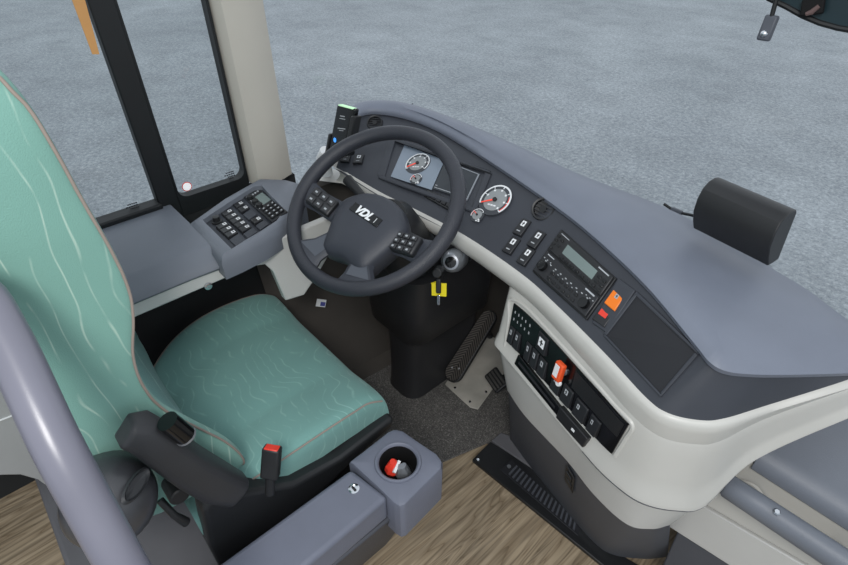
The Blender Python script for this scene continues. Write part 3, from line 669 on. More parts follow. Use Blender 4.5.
for s in (-1, 1):
    rows = []
    for x, y0, y1, h in ((.06, -.07, -.01, -.03), (.09, -.068, -.014, -.022), (.13, -.066, -.016, -.010), (.17, -.068, -.008, -.004), (.186, -.078, .004, -.002)):
        ring = [(y0, h), (y0 + .008, h + .008), (y1 - .008, h + .008), (y1, h), (y1 - .008, h - .014), (y0 + .008, h - .014)]
        rows.append([WR @ V((s * x, a, b)) for a, b in ring])
    MB().grid(rows, True, True).build('spoke', 'hub', sw, angle=45)
    F = WR @ Matrix.Translation((s * .122, -.04, .0)) @ Matrix.Rotation(s * D(-16), 4, 'Y') @ Matrix.Rotation(s * D(4), 4, 'Z')
    pad = MB().fbox(F, -.034, .034, -.023, .021, -.012, .006).build('button_pad', 'switch', sw, bevel=.006, seg=3)
    for i in range(3):
        for j in range(3 if s > 0 else 2):
            if s > 0: x, y, wx, wy = -.021 + i * .021, -.015 + j * .014, .0085, .0056
            else: x, y, wx, wy = -.021 + i * .021, -.011 + j * .020, .0085, .008
            b = MB().fbox(F, x - wx, x + wx, y - wy, y + wy, .006, .0095).build('button', 'switchgrey' if False else 'armblack', pad, bevel=.0012)
            MB().fbox(F, x - .003, x + .003, y - .002, y + .002, .0095, .0098).build('icon', 'palegrey', b)
    # lower spokes with a silver inlay
    rows = []; sil = []
    for f, (x0, x1, y, h) in enumerate(((.02, .07, -.07, -.02), (.022, .074, -.10, -.016), (.028, .088, -.13, -.01), (.034, .112, -.155, -.004), (.03, .128, -.178, -.002))):
        yo = .02 * (f / 4)
        ring = [(x0, y, h), (x0 + .008, y, h + .008), (x1 - .008, y + yo, h + .008), (x1, y + yo, h), (x1 - .008, y + yo, h - .014), (x0 + .008, y, h - .014)]
        rows.append([WR @ V((s * a, b, c)) for a, b, c in ring])
        if 0 < f < 4: sil.append([WR @ V((s * a, b, h + .0088)) for a, b in ((x0 + .012, y), (x1 - .012, y + yo * .8))])
    lsp = MB().grid(rows, True, True).build('spoke', 'hub', sw, angle=45)
    MB().grid(sil).build('spoke_inlay', 'inlay', lsp)
F = WR @ Matrix.Translation((.006, -.026, .0085)) @ Matrix.Rotation(D(-6), 4, 'Z') @ Matrix.Rotation(D(-6), 4, 'X')
bd = MB().fbox(F, -.043, .043, -.0105, .0105, 0, .004).build('badge', 'gloss', sw, bevel=.001)
MB().text(F @ Matrix.Translation((-.006, 0, .004)), 'VDL', .0255, .0003, shear=.28, offset=.0011).fbox(F, .03, .0312, -.006, .006, .004, .0044).build('badge_lettering', 'white', bd)

# ------------------------------------------------------------------ steering column
sc_ = thing('steering_column', 'black plastic steering column rising from the rubber mat', 'steering column', (-.95, .84, 0))
def rrect(cx, cy, hx, hy, r, z, tilt=0.0, n=5):
    out = []
    for qx, qy, a0 in ((1, 1, 0), (-1, 1, 90), (-1, -1, 180), (1, -1, 270)):
        for k in range(n):
            a = D(a0 + 90 * k / (n - 1)); x = qx * (hx - r) + r * math.cos(a); y = qy * (hy - r) + r * math.sin(a)
            out.append((cx + x, cy + y, z + tilt * y))
    return out
rows = [rrect(-.955, .905, .074, .166, .05, .006), rrect(-.955, .905, .072, .163, .05, .02), rrect(-.955, .905, .07, .16, .05, .1), rrect(-.957, .905, .072, .16, .05, .33)]
MB().grid(rows, True, True).build('column_post', 'column', sc_, angle=50)
rows = [rrect(-.935, .87, .10, .16, .05, .325), rrect(-.925, .86, .115, .165, .05, .34), rrect(-.90, .83, .125, .16, .05, .48), rrect(-.87, .77, .12, .12, .05, .62)]
MB().grid(rows, True, True).build('column_shroud', 'column', sc_, angle=50)
MB().disc(frame((-.80, .87, .42), (1, -.1, .1), (0, 0, 1)), .006, 0, .004).build('shroud_screw', 'silver', sc_)
ax = -wn
MB().tube([W + ax * .06, W + ax * .09, W + ax * .14, W + ax * .24], [.055, .07, .072, .075], 20).build('column_collar', 'black', sc_)
# stalks
a, b = W + ax * .07, WF @ V((-.155, .02, -.055))
MB().tube([a, a.lerp(b, .5), b], [.009, .009, .013]).build('indicator_stalk', 'black', sc_)
b = WF @ V((.165, .02, -.055)); MB().tube([a, a.lerp(b, .5), b], [.009, .009, .012]).build('wiper_stalk', 'black', sc_)
# ignition lock: grey round housing
ig = V((-0.6857, 0.7000, 0.7151)); F = frame(ig, (.45, -.75, .45), (0, 0, 1))
lk = MB().lathe(F, [(.026, -.08), (.028, -.03), (.025, -.006), (.018, .003), (.012, .004)], 24).build('ignition_lock', 'silver', sc_)
MB().lathe(F, [(.0135, .002), (.013, .006), (.006, .0075), (0, .0075)], 20).build('lock_button', 'gloss', lk)
kp = V((-0.6861, 0.6600, 0.7065)); 
key = thing('ignition_key', 'black ignition key hanging with a yellow tag below the steering wheel', 'key', tuple(kp))
k2 = V((-0.6815, 0.6600, 0.6574)); k3 = V((-0.6806, 0.6600, 0.6190))
F = frame(kp, (.5, -.8, .35), (0, 0, 1))
MB().disc(F, .011, -.02, .012).build('key_head', 'black', key, bevel=.002)
F = frame(k2, (.55, -.8, .3), kp - k2); MB().fbox(F, -.006, .006, -.006, .03, .002, .010).build('key_bow', 'black', key, bevel=.003)
MB().fbox(F, -.018, .017, -.016, .016, -.006, -.001).fbox(F @ Matrix.Rotation(D(24), 4, 'Z'), -.014, .0, -.01, .02, -.01, -.007).build('yellow_tag', 'yellow', key, bevel=.001, label='yellow plastic tag')
MB().fbox(F, -.0035, .0035, -.035, -.010, .004, .007).build('key_blade', 'chrome', key, bevel=.001)

# ------------------------------------------------------------------ pedals
pp = thing('pedal_plate', 'scuffed bare metal base plate under the long pedal', 'plate', (-0.7762, 0.9096, 0.0080))
MB().prism([(-0.8652, 0.8770, 0.0080), (-0.7378, 0.8699, 0.0080), (-0.7143, 0.8836, 0.0080), (-0.7818, 1.1752, 0.0300), (-0.8956, 1.1916, 0.0500), (-0.9460, 1.1265, 0.0300)], (0, 0, .006)).build('plate_sheet', 'metal', pp, bevel=.002)
m = MB()
for p in ((-0.8282, 0.8889, 0.0150), (-0.7516, 0.8835, 0.0150), (-0.7371, 0.9447, 0.0300), (-0.8420, 1.1318, 0.0450)): m.lathe(Matrix.Translation(p), [(.005, 0), (.004, .003), (0, .0035)], 10)
m.build('plate_bolt', 'chrome', pp)
a, b = V((-0.8455, 0.9042, 0.0500)), V((-0.8607, 1.0797, 0.2100)); yv = (b - a).normalized(); F = frame((a + b) / 2, V((0, -.62, .78)), yv); L = (b - a).length / 2
ac = thing('accelerator_pedal', 'long ribbed black accelerator pedal sloping up beside the steering column', 'pedal', tuple(F.translation))
ol2 = []
for k in range(13): a_ = D(180 + 180 * k / 12); ol2.append((.034 * math.cos(a_), -L + .01 + .034 * math.sin(a_)))
for k in range(13): a_ = D(180 * k / 12); ol2.append((.029 * math.cos(a_), L - .01 + .029 * math.sin(a_)))
o = MB().prism([F @ V((x, y, 0)) for x, y in ol2], F.to_3x3() @ V((0, 0, .016))).build('pedal_body', 'black', ac, bevel=.003)
# tread carries its own local axes so that the chevrons run along the pedal
me = bpy.data.meshes.new('pedal_tread'); n_ = len(ol2)
me.from_pydata([(x * .88, y * .97, z) for z in (0, .003) for x, y in ol2], [], [tuple(range(n_)), tuple(range(n_, 2 * n_))] + [(i, (i + 1) % n_, (i + 1) % n_ + n_, i + n_) for i in range(n_)])
me.materials.append(M['chev']); o = bpy.data.objects.new('pedal_tread', me); col.objects.link(o); o.parent = ac
o.matrix_local = Matrix.Translation(-F.translation) @ F @ Matrix.Translation((0, 0, .0155))
MB().disc(F @ Matrix.Translation((-.012, -L + .02, 0)), .003, .018, .020, 10).disc(F @ Matrix.Translation((.012, -L + .03, 0)), .003, .018, .020, 10).build('tread_screw', 'chrome', ac)
MB().tube([F @ V((0, L * .5, -.0)), F @ V((0, L * .55, -.07))], .012).tube([F @ V((0, -L * .6, 0)), F @ V((0, -L * .6, -.03))], .01).build('pedal_hinge', 'black', ac)
bp = V((-0.6963, 0.9369, 0.1300)); F = frame(bp, V((-.1, -.6, .78)), (.35, 1, .5))
br = thing('brake_pedal', 'small black ribbed foot pedal half hidden under the centre console', 'pedal', tuple(bp))
MB().fbox(F, -.038, .038, -.026, .026, -.008, .004).build('pedal_pad', 'black', br, bevel=.008, seg=3)
m = MB()
for k in range(4): m.fbox(F, -.031, .031, -.021 + k * .0115, -.014 + k * .0115, .004, .008)
m.build('pedal_rib', 'pedal', br, bevel=.002)
MB().tube([F @ V((.0, .01, -.006)), F @ V((.01, .07, -.05)), F @ V((.02, .16, .1))], .009).build('pedal_arm', 'black', br)
pz = (-1.1650, 0.6125, 0.3415)
pt = thing('paper_label', 'small white and blue label on the dark footwell side left of the steering column', 'label', pz)
F = frame(pz, (.9, -.1, .35), (.1, .5, 1)); MB().fbox(F, -.016, .016, -.012, .012, 0, .0015).build('label_sheet', 'white', pt); MB().fbox(F, -.002, .014, -.009, .004, .0015, .002).build('label_print', plastic('label_blue', (70, 76, 150), .5, 0), pt)

# ------------------------------------------------------------------ step plate and floor trim
st = thing('step_plate', 'black metal threshold plate with ribbed grille on the wood floor edge', 'step plate', (-0.3802, 0.7877, 0.0000))
s0, s1, s2, s3 = (-0.5950, 0.7317, 0.0010), (-0.6017, 0.8196, 0.0010), (-0.0414, 0.8409, 0.0010), (-0.0736, 0.7629, 0.0010)
MB().prism([s0, s1, (-0.4642, 0.8464, 0.0010), (-0.2816, 0.8168, 0.0010), (-0.1274, 0.8189, 0.0010), s2, s3], (0, 0, .013)).build('plate_frame', 'black', st, bevel=.002)
gq = Quad((-0.5149, 0.7667, 0.0150), (-0.2440, 0.7731, 0.0150), (-0.2630, 0.8095, 0.0150), (-0.5175, 0.8194, 0.0150))
m = MB(); gq.plate(m, 0, 1, 0, 1, 0, .002); g = m.build('grille_plate', 'recess', st, bevel=.001)
m = MB()
for k in range(17):
    s = .1 + k * .052; gq.plate(m, s, s + .022, .12, .88, .002, .006)
m.build('grille_rib', 'kick', g)
MB().disc(gq.frame(.05, .5), .006, .004, .006).build('bolt', 'silver', g); MB().disc(frame((-0.5822, 0.7434, 0.0140), (0, 0, 1), (0, 1, 0)), .004, 0, .003).build('bolt', 'chrome', st)
struct('trim_3', MB().prism([(-0.6000, 0.8225, 0.0000), (-0.6010, 0.8658, 0.0000), (-0.5657, 0.8827, 0.0000), (-0.4418, 0.8423, 0.0000)], (0, 0, .02)), 'boxdark', bevel=.003)

# ------------------------------------------------------------------ left console
lc = thing('side_console', 'grey side console below the driver window with a sunken switch panel', 'console', (-1.08, .2, .6))
prof = [(-1.212, .80), (-.995, .80), (-.984, .797), (-.962, .780), (-.952, .772), (-.948, .764), (-.952, .758), (-.99, .758)]
ys = (.085, .15, .22, .288)
# near section: flat shelf
MB().grid([[(x + (.004 if y > .28 else 0), y, z) for x, z in prof] for y in ys]).build('shelf', 'ledge', lc, angle=40)
# cream band beneath with rounded opening and screw
MB().prism([(-.955, .085, .766), (-.955, .60, .766), (-.955, .575, .70), (-.955, .50, .62), (-.955, .46, .585), (-.955, .41, .595), (-.955, .395, .69), (-.955, .38, .718), (-.955, .35, .727), (-.955, .085, .727)], (-.02, 0, 0)).build('support_panel', 'cream2', lc, bevel=.003, label='pale grey band below the shelf')
F = frame((-0.9540, 0.2473, 0.7275), (1, 0, 0), (0, 0, 1)); MB().lathe(F, [(.009, 0), (.008, .003), (.003, .004), (0, .003)], 16).build('screw', 'chrome', lc)
# front section: raised tray with rim
def zc(y): return .80 + .0 * y
out = [(-1.0924, 0.2869, 0.8000), (-1.1373, 0.3918, 0.8050), (-1.1634, 0.5009, 0.8100), (-1.1187, 0.5426, 0.8100), (-1.0930, 0.5682, 0.8000), (-1.0225, 0.5302, 0.7820), (-0.9794, 0.4617, 0.7850), (-0.9349, 0.3777, 0.8000), (-0.9272, 0.3188, 0.8000), (-0.9257, 0.2832, 0.8000)]
inn = [(-1.0833, 0.3128, 0.8000), (-1.1083, 0.3800, 0.8030), (-1.1395, 0.4683, 0.8060), (-1.1311, 0.4853, 0.8060), (-1.0656, 0.4759, 0.8060), (-1.0096, 0.4760, 0.7950), (-0.9789, 0.4377, 0.7950), (-0.9562, 0.3892, 0.8000), (-0.9449, 0.3435, 0.8000), (-0.9338, 0.3088, 0.8000)]
zz = V((0, 0, 1)); up1 = [V(p) + zz * .004 for p in inn]; dn = [V(p) - zz * .008 for p in inn]
lowr = [V(p) - zz * .012 + (V(p) - V((-1.06, .42, .8))).normalized() * .008 for p in out]; low2 = [V(p) - zz * .04 for p in lowr]
mb = MB().grid([[tuple(q) for q in r] for r in (low2, lowr, [V(p) for p in out], [V(p).lerp(q, .35) + zz * .004 for p, q in zip(out, up1)], up1, dn)], True)
mb.build('tray_surround', 'ledge', lc, angle=50)
tray = MB().prism([tuple(p) for p in dn], (0, 0, -.01)).build('switch_tray', 'fascia', lc, label='sunken dark switch panel of the side console')
TQ = Quad((-0.9433, 0.3162, 0.7930), (-0.9987, 0.4798, 0.7930), (-1.1553, 0.4874, 0.7930), (-1.0864, 0.3169, 0.7930))   # s forward, t outward
def lsw(s0, s1, t0, t1, icon=(.3, .75, .55, .9)):
    q = Quad(TQ.p(s0, t0), TQ.p(s1, t0), TQ.p(s1, t1), TQ.p(s0, t1)); q2 = Quad(TQ.p(s0, t1), TQ.p(s0, t0), TQ.p(s1, t0), TQ.p(s1, t1))
    rocker(q2, tray, 'white', 'switch', icon, False)
for k in range(3): lsw(.05, .22, .28 + k * .15, .42 + k * .15)
for k in range(5): lsw(.25, .42, .2 + k * .15, .34 + k * .15)
for k in range(2): lsw(.47, .63, .64 + k * .17, .79 + k * .17)
lsw(.47, .63, .2, .36)
F = TQ.frame(.13, .84, 0); m = MB().lathe(F, [(.012, 0), (.012, .003), (.008, .004), (.0075, .014), (0, .015)], 18); m.build('rotary_knob', 'black', tray)
for s0, s1, t0, t1 in ((.05, .22, .03, .25), (.25, .42, .03, .18), (.47, .63, .03, .18), (.47, .63, .4, .6)):
    m = MB(); TQ.plate(m, s0, s1, t0, t1, 0, .003); m.build('blank_cover', 'fascia', tray, bevel=.001)
m = MB(); TQ.plate(m, .68, .98, .0, .98, 0, .006); hc = m.build('heater_control', 'switch', tray, bevel=.0015, label='dark control unit with a small grey display')
m = MB(); TQ.plate(m, .8, .95, .48, .78, .006, .007); m.build('control_display', 'lcd', hc)
for k in range(4):
    for j in range(3):
        m = MB(); TQ.plate(m, .71 + j * .085, .775 + j * .085, .05 + k * .095, .115 + k * .095, .006, .010); b = m.build('button', 'black', hc, bevel=.0008)
        m = MB(); TQ.plate(m, .73 + j * .085, .755 + j * .085, .07 + k * .095, .095 + k * .095, .010, .0104); m.build('icon', 'palegrey', b)
for t in (.5, .64, .82):
    F = TQ.frame(.735, t, .006); MB().lathe(F, [(.008, 0), (.0075, .008), (0, .009)], 14).build('control_knob', 'black', hc)
m = MB()
for t in (.45, .57, .71, .75, .9): TQ.plate(m, .705, .72, t, t + .02, .006, .0066)
for s in (.8, .85, .9): TQ.plate(m, s, s + .03, .86, .9, .006, .0066)
m.build('marking', 'palegrey', hc)

# ------------------------------------------------------------------ driver seat
seat = thing('driver_seat', 'teal patterned driver seat with grey piping and black base', 'seat', (-.89, .2, .1))
# side profile of the front ridge (y, z) and rear line
PRO = [(.128, .515, -.05), (.137, .552, -.075), (.121, .619, -.085), (.086, .688, -.09), (.069, .727, -.092), (.048, .769, -.094), (.037, .825, -.097), (.041, .888, -.10), (.055, .922, -.10), (.068, .961, -.10), (.075, 1.003, -.10), (.071, 1.073, -.10), (.065, 1.125, -.10), (.062, 1.189, -.10), (.056, 1.24, -.10), (.044, 1.275, -.095), (.02, 1.31, -.085), (-.02, 1.33, -.06)]
XR, XL = -.65, -1.15
xm = (XR + XL) / 2; hw = (XR - XL) / 2
def ring(y, z, yb, k):
    dep = .045 if .55 < z < 1.2 else .025
    t = max(0, (z - 1.2) / .13); w = hw * (1 - .25 * t * t)
    r = [(w + .003, y - .010), (w + .001, y + .002), (w - .012, y + .006), (w - .028, y + .001), (w - .06, y - dep * .45), (w - .13, y - dep), (0, y - dep * 1.05), (-w + .13, y - dep), (-w + .06, y - dep * .7), (-w + .028, y - .03), (-w + .012, y - .025), (-w - .001, y - .03), (-w - .003, y - .042),
         (-w - .004, y - .06), (-w + .004, yb + .03), (-w + .03, yb), (0, yb - .01), (w - .03, yb), (w - .004, yb + .03), (w + .006, y - .05)]
    return [(xm + a, b, z) for a, b in r]
rows = [ring(y, z, yb, k) for k, (y, z, yb) in enumerate(PRO)]
bk = MB().grid(rows, True, True).build('backrest', 'fab_side', seat, subdiv=2)
bk.data.materials.append(M['fab_front'])
for p in bk.data.polygons:
    if p.normal.y > .55 and p.center.x < -.035 + .2: p.material_index = 1
def snapped(o, pts, off=.0008):
    """points pulled onto the finished surface of a padded part"""
    bpy.context.view_layer.update(); ev = o.evaluated_get(bpy.context.evaluated_depsgraph_get()); base = V(o.parent.location); out = []
    for p in pts:
        ok, loc, nrm, _ = ev.closest_point_on_mesh(V(p) - base)
        out.append(loc + nrm * off + base)
    return out
RID = [cr(PRO, k / 4) for k in range(0, 67)]
MB().tube(snapped(bk, [(XR + .01, c[0] + .012, c[1]) for c in RID]), .002, 8).build('piping', 'piping', seat)
MB().tube(snapped(bk, [(XL - .01, c[0] - .016, c[1]) for c in RID]), .002, 8).build('piping', 'piping', seat)
# cushion
CY = [(.045, .0), (.09, .35), (.135, .6), (.19, .8), (.27, 1.0), (.35, 1.0), (.42, .98), (.445, .93), (.452, .8)]
rows = []
cl = [(-1.0419, 0.0898, 0.5000), (-1.1009, 0.1399, 0.5000), (-1.1322, 0.1943, 0.5000), (-1.1574, 0.2682, 0.5000), (-1.1561, 0.3546, 0.5000), (-1.1407, 0.4360, 0.5000)]
def cx_left(y):
    pts = [(-1.0, .04), (-1.042, .09), (-1.10, .145), (-1.132, .194), (-1.157, .268), (-1.155, .34), (-1.141, .42), (-1.13, .46)]
    for (a, b), (c, d) in zip(pts, pts[1:]):
        if y <= d: return a + (c - a) * max(0, (y - b)) / (d - b)
    return pts[-1][0]
def cx_right(y): return -.632 if y < .4 else -.632 + (y - .4) * .1
for y in (.02, .05, .09, .14, .19, .25, .31, .37, .42, .447, .456):
    l, r = cx_left(y), cx_right(y); w = r - l; fr = max(0, (y - .40) / .056); zt = .513 - .030 * fr * fr; sag = .012
    P_ = []
    for f, dz in ((0, -.075), (.0, -.02), (.012, -.002), (.05, .004), (.14, -.001), (.25, -sag), (.27, -sag - .002), (.5, -sag), (.73, -sag - .002), (.75, -sag), (.86, -.001), (.95, .004), (.988, -.002), (1.003, -.022), (1.0, -.075)):
        P_.append((l + w * f, y, zt + dz + (.0 if y > .06 else -.01)))
    rows.append(P_)
rows.append([(p[0], .458, .425 if i not in (0, 14) else p[2]) for i, p in enumerate(rows[-1])])
rows.append([(p[0], .40, .42) for p in rows[-1]])
cu_ = MB().grid(rows).build('seat_cushion', 'fab_seat', seat, subdiv=2)
def zt(y): return .513 - .030 * max(0, (y - .40) / .056) ** 2
YR = [.1 + .0145 * k for k in range(25)]; YL = [.06 + .0165 * k for k in range(25)]
MB().tube(snapped(cu_, [(cx_right(y) + .01, y, zt(y) + .003) for y in YR]), .002, 8).build('piping', 'piping', seat)
MB().tube(snapped(cu_, [(cx_left(y) - .01, y, zt(y) + .003) for y in YL]), .002, 8).build('piping', 'piping', seat)
# black base and side shield
MB().prism([(-1.12, .05, .43), (-1.12, .44, .43), (-1.12, .40, .3), (-1.1, .36, .02), (-1.1, .05, .02)], (.47, 0, 0)).build('seat_base', 'black', seat, bevel=.012, seg=3)
MB().prism([(-.65, .02, .44), (-.65, .035, .55), (-.65, .06, .575), (-.65, .10, .535), (-.65, .2, .455), (-.65, .31, .432), (-.65, .456, .445), (-.65, .45, .415), (-.65, .33, .39), (-.65, .1, .31), (-.65, .02, .31)], (.045, 0, 0)).build('side_shield', 'black', seat, bevel=.01, seg=3)
# armrest: chunky lever sloping down to the front
ap = [(-0.6000, -0.0069, 0.8181), (-0.6000, 0.0089, 0.8014), (-0.5950, 0.0230, 0.7630), (-0.5900, 0.0450, 0.6904), (-0.5850, 0.0678, 0.6297), (-0.5850, 0.0939, 0.5761)]
hh = [.020, .025, .027, .029, .031, .027]; tt = [.018, .025, .028, .028, .026, .02]
rows = []
for k, p in enumerate(ap):
    d = (V(ap[min(k + 1, 5)]) - V(ap[max(k - 1, 0)])).normalized(); xx = V((1, 0, 0)); nrm = xx.cross(d).normalized()
    if nrm.y < 0: nrm = -nrm
    h, t = hh[k], tt[k]; c = V(p)
    rows.append([c + nrm * (h * a) + xx * (t * b) for a, b in ((1, -1), (1, .3), (.75, .8), (.2, 1), (-.6, 1), (-1, .6), (-1, -1))])
arm = MB().grid(rows, True, True).build('armrest', 'armblack', seat, bevel=.008, seg=3)
kc = V((-0.5800, 0.0472, 0.7867)); d = (V(ap[3]) - V(ap[2])).normalized()
MB().tube([kc - d * .022 + V((0, .003, .008)), kc + d * .022 + V((0, .003, .008))], .015, 16).build('armrest_roller', 'gloss', arm)
MB().tube([kc + d * .021 + V((0, .003, .008)), kc + d * .024 + V((0, .003, .008))], .0158, 16).build('roller_ring', 'silver', arm)
MB().disc(frame((-0.6000, 0.0157, 0.6401), (1, 0, 0), (0, 0, 1)), .016, -.03, .01).build('armrest_pivot', 'black', seat, bevel=.003)
# recliner cover: black dome with a grip
dc = V((-0.6000, -0.0626, 0.7087)); F = frame(dc, (.85, -.05, .5), V((0, 1, -.6)))
rows = []
for k in range(9):
    a = D(90 * k / 8); r = math.cos(a); h = .055 * math.sin(a)
    rows.append([F @ V((.066 * r * math.cos(b), .062 * r * math.sin(b), h)) for b in [2 * math.pi * j / 32 for j in range(32)]])
rows = [[F @ V((.064 * math.cos(b), .060 * math.sin(b), -.03)) for b in [2 * math.pi * j / 32 for j in range(32)]]] + rows[:-1] + [[F @ V((.004 * math.cos(b), .004 * math.sin(b), .0552)) for b in [2 * math.pi * j / 32 for j in range(32)]]]
dome = MB().grid(rows, True, True).build('recliner_cover', 'satin', seat, angle=70)
gp = F.inverted() @ V((-0.5700, -0.0276, 0.7456)); gp.z = .055 * math.sqrt(max(.05, 1 - (gp.x / .066) ** 2 - (gp.y / .062) ** 2)); gn = V((gp.x / .066 ** 2, gp.y / .062 ** 2, gp.z / .055 ** 2)); gd = V((-0.5700, -0.0074, 0.7535)) - V((-0.5700, -0.0465, 0.7367)); FG = frame(F @ gp, F.to_3x3() @ gn, gd) @ Matrix.Rotation(D(90), 4, 'Z') @ Matrix.Translation((0, 0, -.004))
prof = [(.8, .0), (1, .006), (1.12, .010), (.95, .0135), (.78, .010), (.0, .008)]
rows = [[FG @ V((.026 * s * math.cos(b), .011 * s * math.sin(b), h)) for b in [2 * math.pi * j / 24 for j in range(24)]] for s, h in prof]
MB().grid(rows, True).build('recliner_grip', 'armblack', dome)
# buckle
bc = V((-0.5950, 0.1652, 0.5782)); F = frame(bc, (.55, -.6, .35), (.02, .12, 1))
bu = MB().fbox(F, -.016, .016, -.032, .03, -.012, .010).build('belt_buckle', 'black', seat, bevel=.004, seg=3)
MB().fbox(F, -.013, .013, .018, .031, -.009, .0085).build('release_button', 'red', bu, bevel=.002, label='red release button')
MB().tube([F @ V((0, -.03, 0)), F @ V((0, -.07, -.006))], .009).build('buckle_stalk', 'black', seat)
MB().tube([(-0.6200, -0.0101, 0.6237), (-0.6000, -0.0034, 0.5966), (-0.6000, 0.0065, 0.5617)], [.006, .006, .008]).build('adjuster_lever', 'black', seat)
# plinth under the seat
struct('trim_4', MB().box((-1.2, -.213, .006), (-.61, .045, .30)), 'boxdark', bevel=.01)

# ------------------------------------------------------------------ storage console with cup holder
bx = thing('storage_console', 'blue-grey storage console with lid and cup holder beside the driver seat', 'console', (-.52, .25, 0))
ZT = .45
lidq = [(-.575, -.25, ZT), (-.565, .0, ZT), (-.563, .305, ZT), (-.463, .322, ZT), (-.455, .0, ZT), (-.455, -.25, ZT)]
MB().prism([tuple(V(p) - V((0, 0, .075))) for p in lidq], (0, 0, .075)).build('console_lid', 'box', bx, bevel=.010, seg=4)
CC = V((-0.5094, 0.3861, 0.4500))
cupq = [(-.58, .312), (-.585, .42), (-.58, .436), (-.565, .446), (-.47, .462), (-.45, .458), (-.438, .445), (-.428, .335), (-.432, .326), (-.445, .322)]
def ray_out(a):
    d = V((math.cos(a), math.sin(a), 0)); best = None
    for (ax_, ay_), (bx_, by_) in zip(cupq, cupq[1:] + cupq[:1]):
        ex, ey = bx_ - ax_, by_ - ay_; den = d.x * ey - d.y * ex
        if abs(den) < 1e-9: continue
        t = ((ax_ - CC.x) * ey - (ay_ - CC.y) * ex) / den; s = ((ax_ - CC.x) * d.y - (ay_ - CC.y) * d.x) / den
        if t > 0 and -1e-6 <= s <= 1 + 1e-6: best = t if best is None else min(best, t)
    return best
angs = sorted([2 * math.pi * k / 64 for k in range(64)] + [math.atan2(y - CC.y, x - CC.x) % (2 * math.pi) for x, y in cupq])
oR = [ray_out(a) for a in angs]
def cring(fr, z, r=None): return [(CC.x + math.cos(a) * (r if r else o_ + fr), CC.y + math.sin(a) * (r if r else o_ + fr), z) for a, o_ in zip(angs, oR)]
body = MB().grid([cring(-.012, .325), cring(0, .332), cring(0, .438), cring(-.0035, .447), cring(-.010, .45), cring(0, .45, .049)], True).build('cup_section', 'box', bx, angle=35)
rows = [cring(0, z, r) for r, z in ((.049, .449), (.0475, .4535), (.044, .4545), (.041, .4525), (.0395, .448))]
MB().grid(rows, True).build('cup_ring', 'box', bx)
MB().grid([cring(0, z, r) for r, z in ((.0398, .4485), (.037, .44), (.035, .405), (.034, .40), (.001, .40))], True).build('cup_well', 'matt', bx, label='dark inside of the cup holder')
MB().lathe(Matrix.Translation((-0.5211, 0.2824, 0.4500)), [(.011, 0), (.011, .002), (.008, .003), (.008, .001), (0, .001)], 20).build('lid_latch', 'chrome', bx)
MB().fbox(Matrix.Translation((-0.5211, 0.2824, 0.4500)), -.006, .006, -.002, .002, .001, .0035).build('latch_slot', 'black', bx)
MB().prism([(-.57, -.25, .385), (-.57, .32, .385), (-.47, .32, .385), (-.462, -.25, .385)], (0, 0, -.02)).build('console_seam', 'matt', bx)
rows = []
for z, x1, y1 in ((.37, -.46, .44), (.25, -.49, .44), (.1, -.54, .44), (.0, -.575, .44)):
    rows.append([(-.59, -.25, z), (-.59, y1, z), (x1 - .03, y1, z), (x1, y1 - .06, z), (x1, .2, z), (x1 + .01, -.25, z)])
MB().grid(rows, True, True).build('console_base', 'boxbase', bx, bevel=.006)
cp = CC + V((-.002, -.003, 0))
pk = thing('crumpled_wrapper', 'red and silver crumpled wrapper lying in the cup holder', 'wrapper', tuple(cp))
for sgn, nm, mt, off in ((0, 'wrapper_body', 'red', (-.008, -.002)), (1, 'wrapper_foil', 'silver', (.012, .006))):
    m = MB(); rr = random.Random(3 + sgn)
    rows = []
    for k in range(5):
        a = k / 4; rows.append([(cp.x + off[0] + .018 * math.sin(math.pi * (.15 + a * .7)) * math.cos(b) * rr.uniform(.75, 1.1), cp.y + off[1] + .019 * math.sin(math.pi * (.15 + a * .7)) * math.sin(b) * rr.uniform(.75, 1.1), ZT - .048 + a * .042) for b in [2 * math.pi * j / 9 for j in range(9)]])
    m.grid(rows, True, True).build(nm, mt, pk, angle=10)
m = MB(); m.fbox(Matrix.Translation((cp.x - .002, cp.y - .002, ZT - .018)) @ Matrix.Rotation(.6, 4, 'Y') @ Matrix.Rotation(.5, 4, 'Z'), -.003, .003, -.013, .013, .004, .012); m.build('wrapper_band', 'white', pk)

# ------------------------------------------------------------------ handrail and partition behind the seat
hr = thing('grab_rail', 'thick grey tubular grab rail curving down beside the driver seat', 'rail', (-.4, -.06, .8))
pts = [(-.64, -.45, 1.10), (-.637, -.25, 1.115), (-.625, -.12, 1.116), (-.602, -.062, 1.096), (-.56, -.053, 1.06), (-.47, -.058, .985), (-.42, -.06, .92), (-.378, -.062, .85), (-.34, -.065, .76), (-.32, -.07, .6), (-.315, -.07, .4), (-.315, -.07, .22)]
pts = [tuple(cr(pts, k / 5)) for k in range(56)]
MB().tube(pts, .0215, 24).build('rail_tube', 'pole', hr, angle=80)
pn = thing('partition_panel', 'light grey partition panel behind the driver seat with an arched cut-out', 'partition', (-1.0, -.3, .2))
arch = [(-1.0000, -0.2971, 0.5339), (-1.0000, -0.2509, 0.4974), (-1.0000, -0.2031, 0.4497), (-1.0000, -0.1856, 0.4124), (-1.0000, -0.1776, 0.3652), (-1.0000, -0.1738, 0.3080), (-1.0000, -0.1743, 0.2348), (-1.0000, -0.1819, 0.1108)]
poly = [(-1.0, -.5, arch[0][2])] + list(arch) + [(-1.0, arch[-1][1] + .03, arch[-1][2]), (-1.0, -.125, .42), (-1.0, -.125, .98), (-1.0, -.5, .98)]
MB().prism(poly, (-.025, 0, 0)).build('panel_sheet', 'partition', pn, bevel=.003)
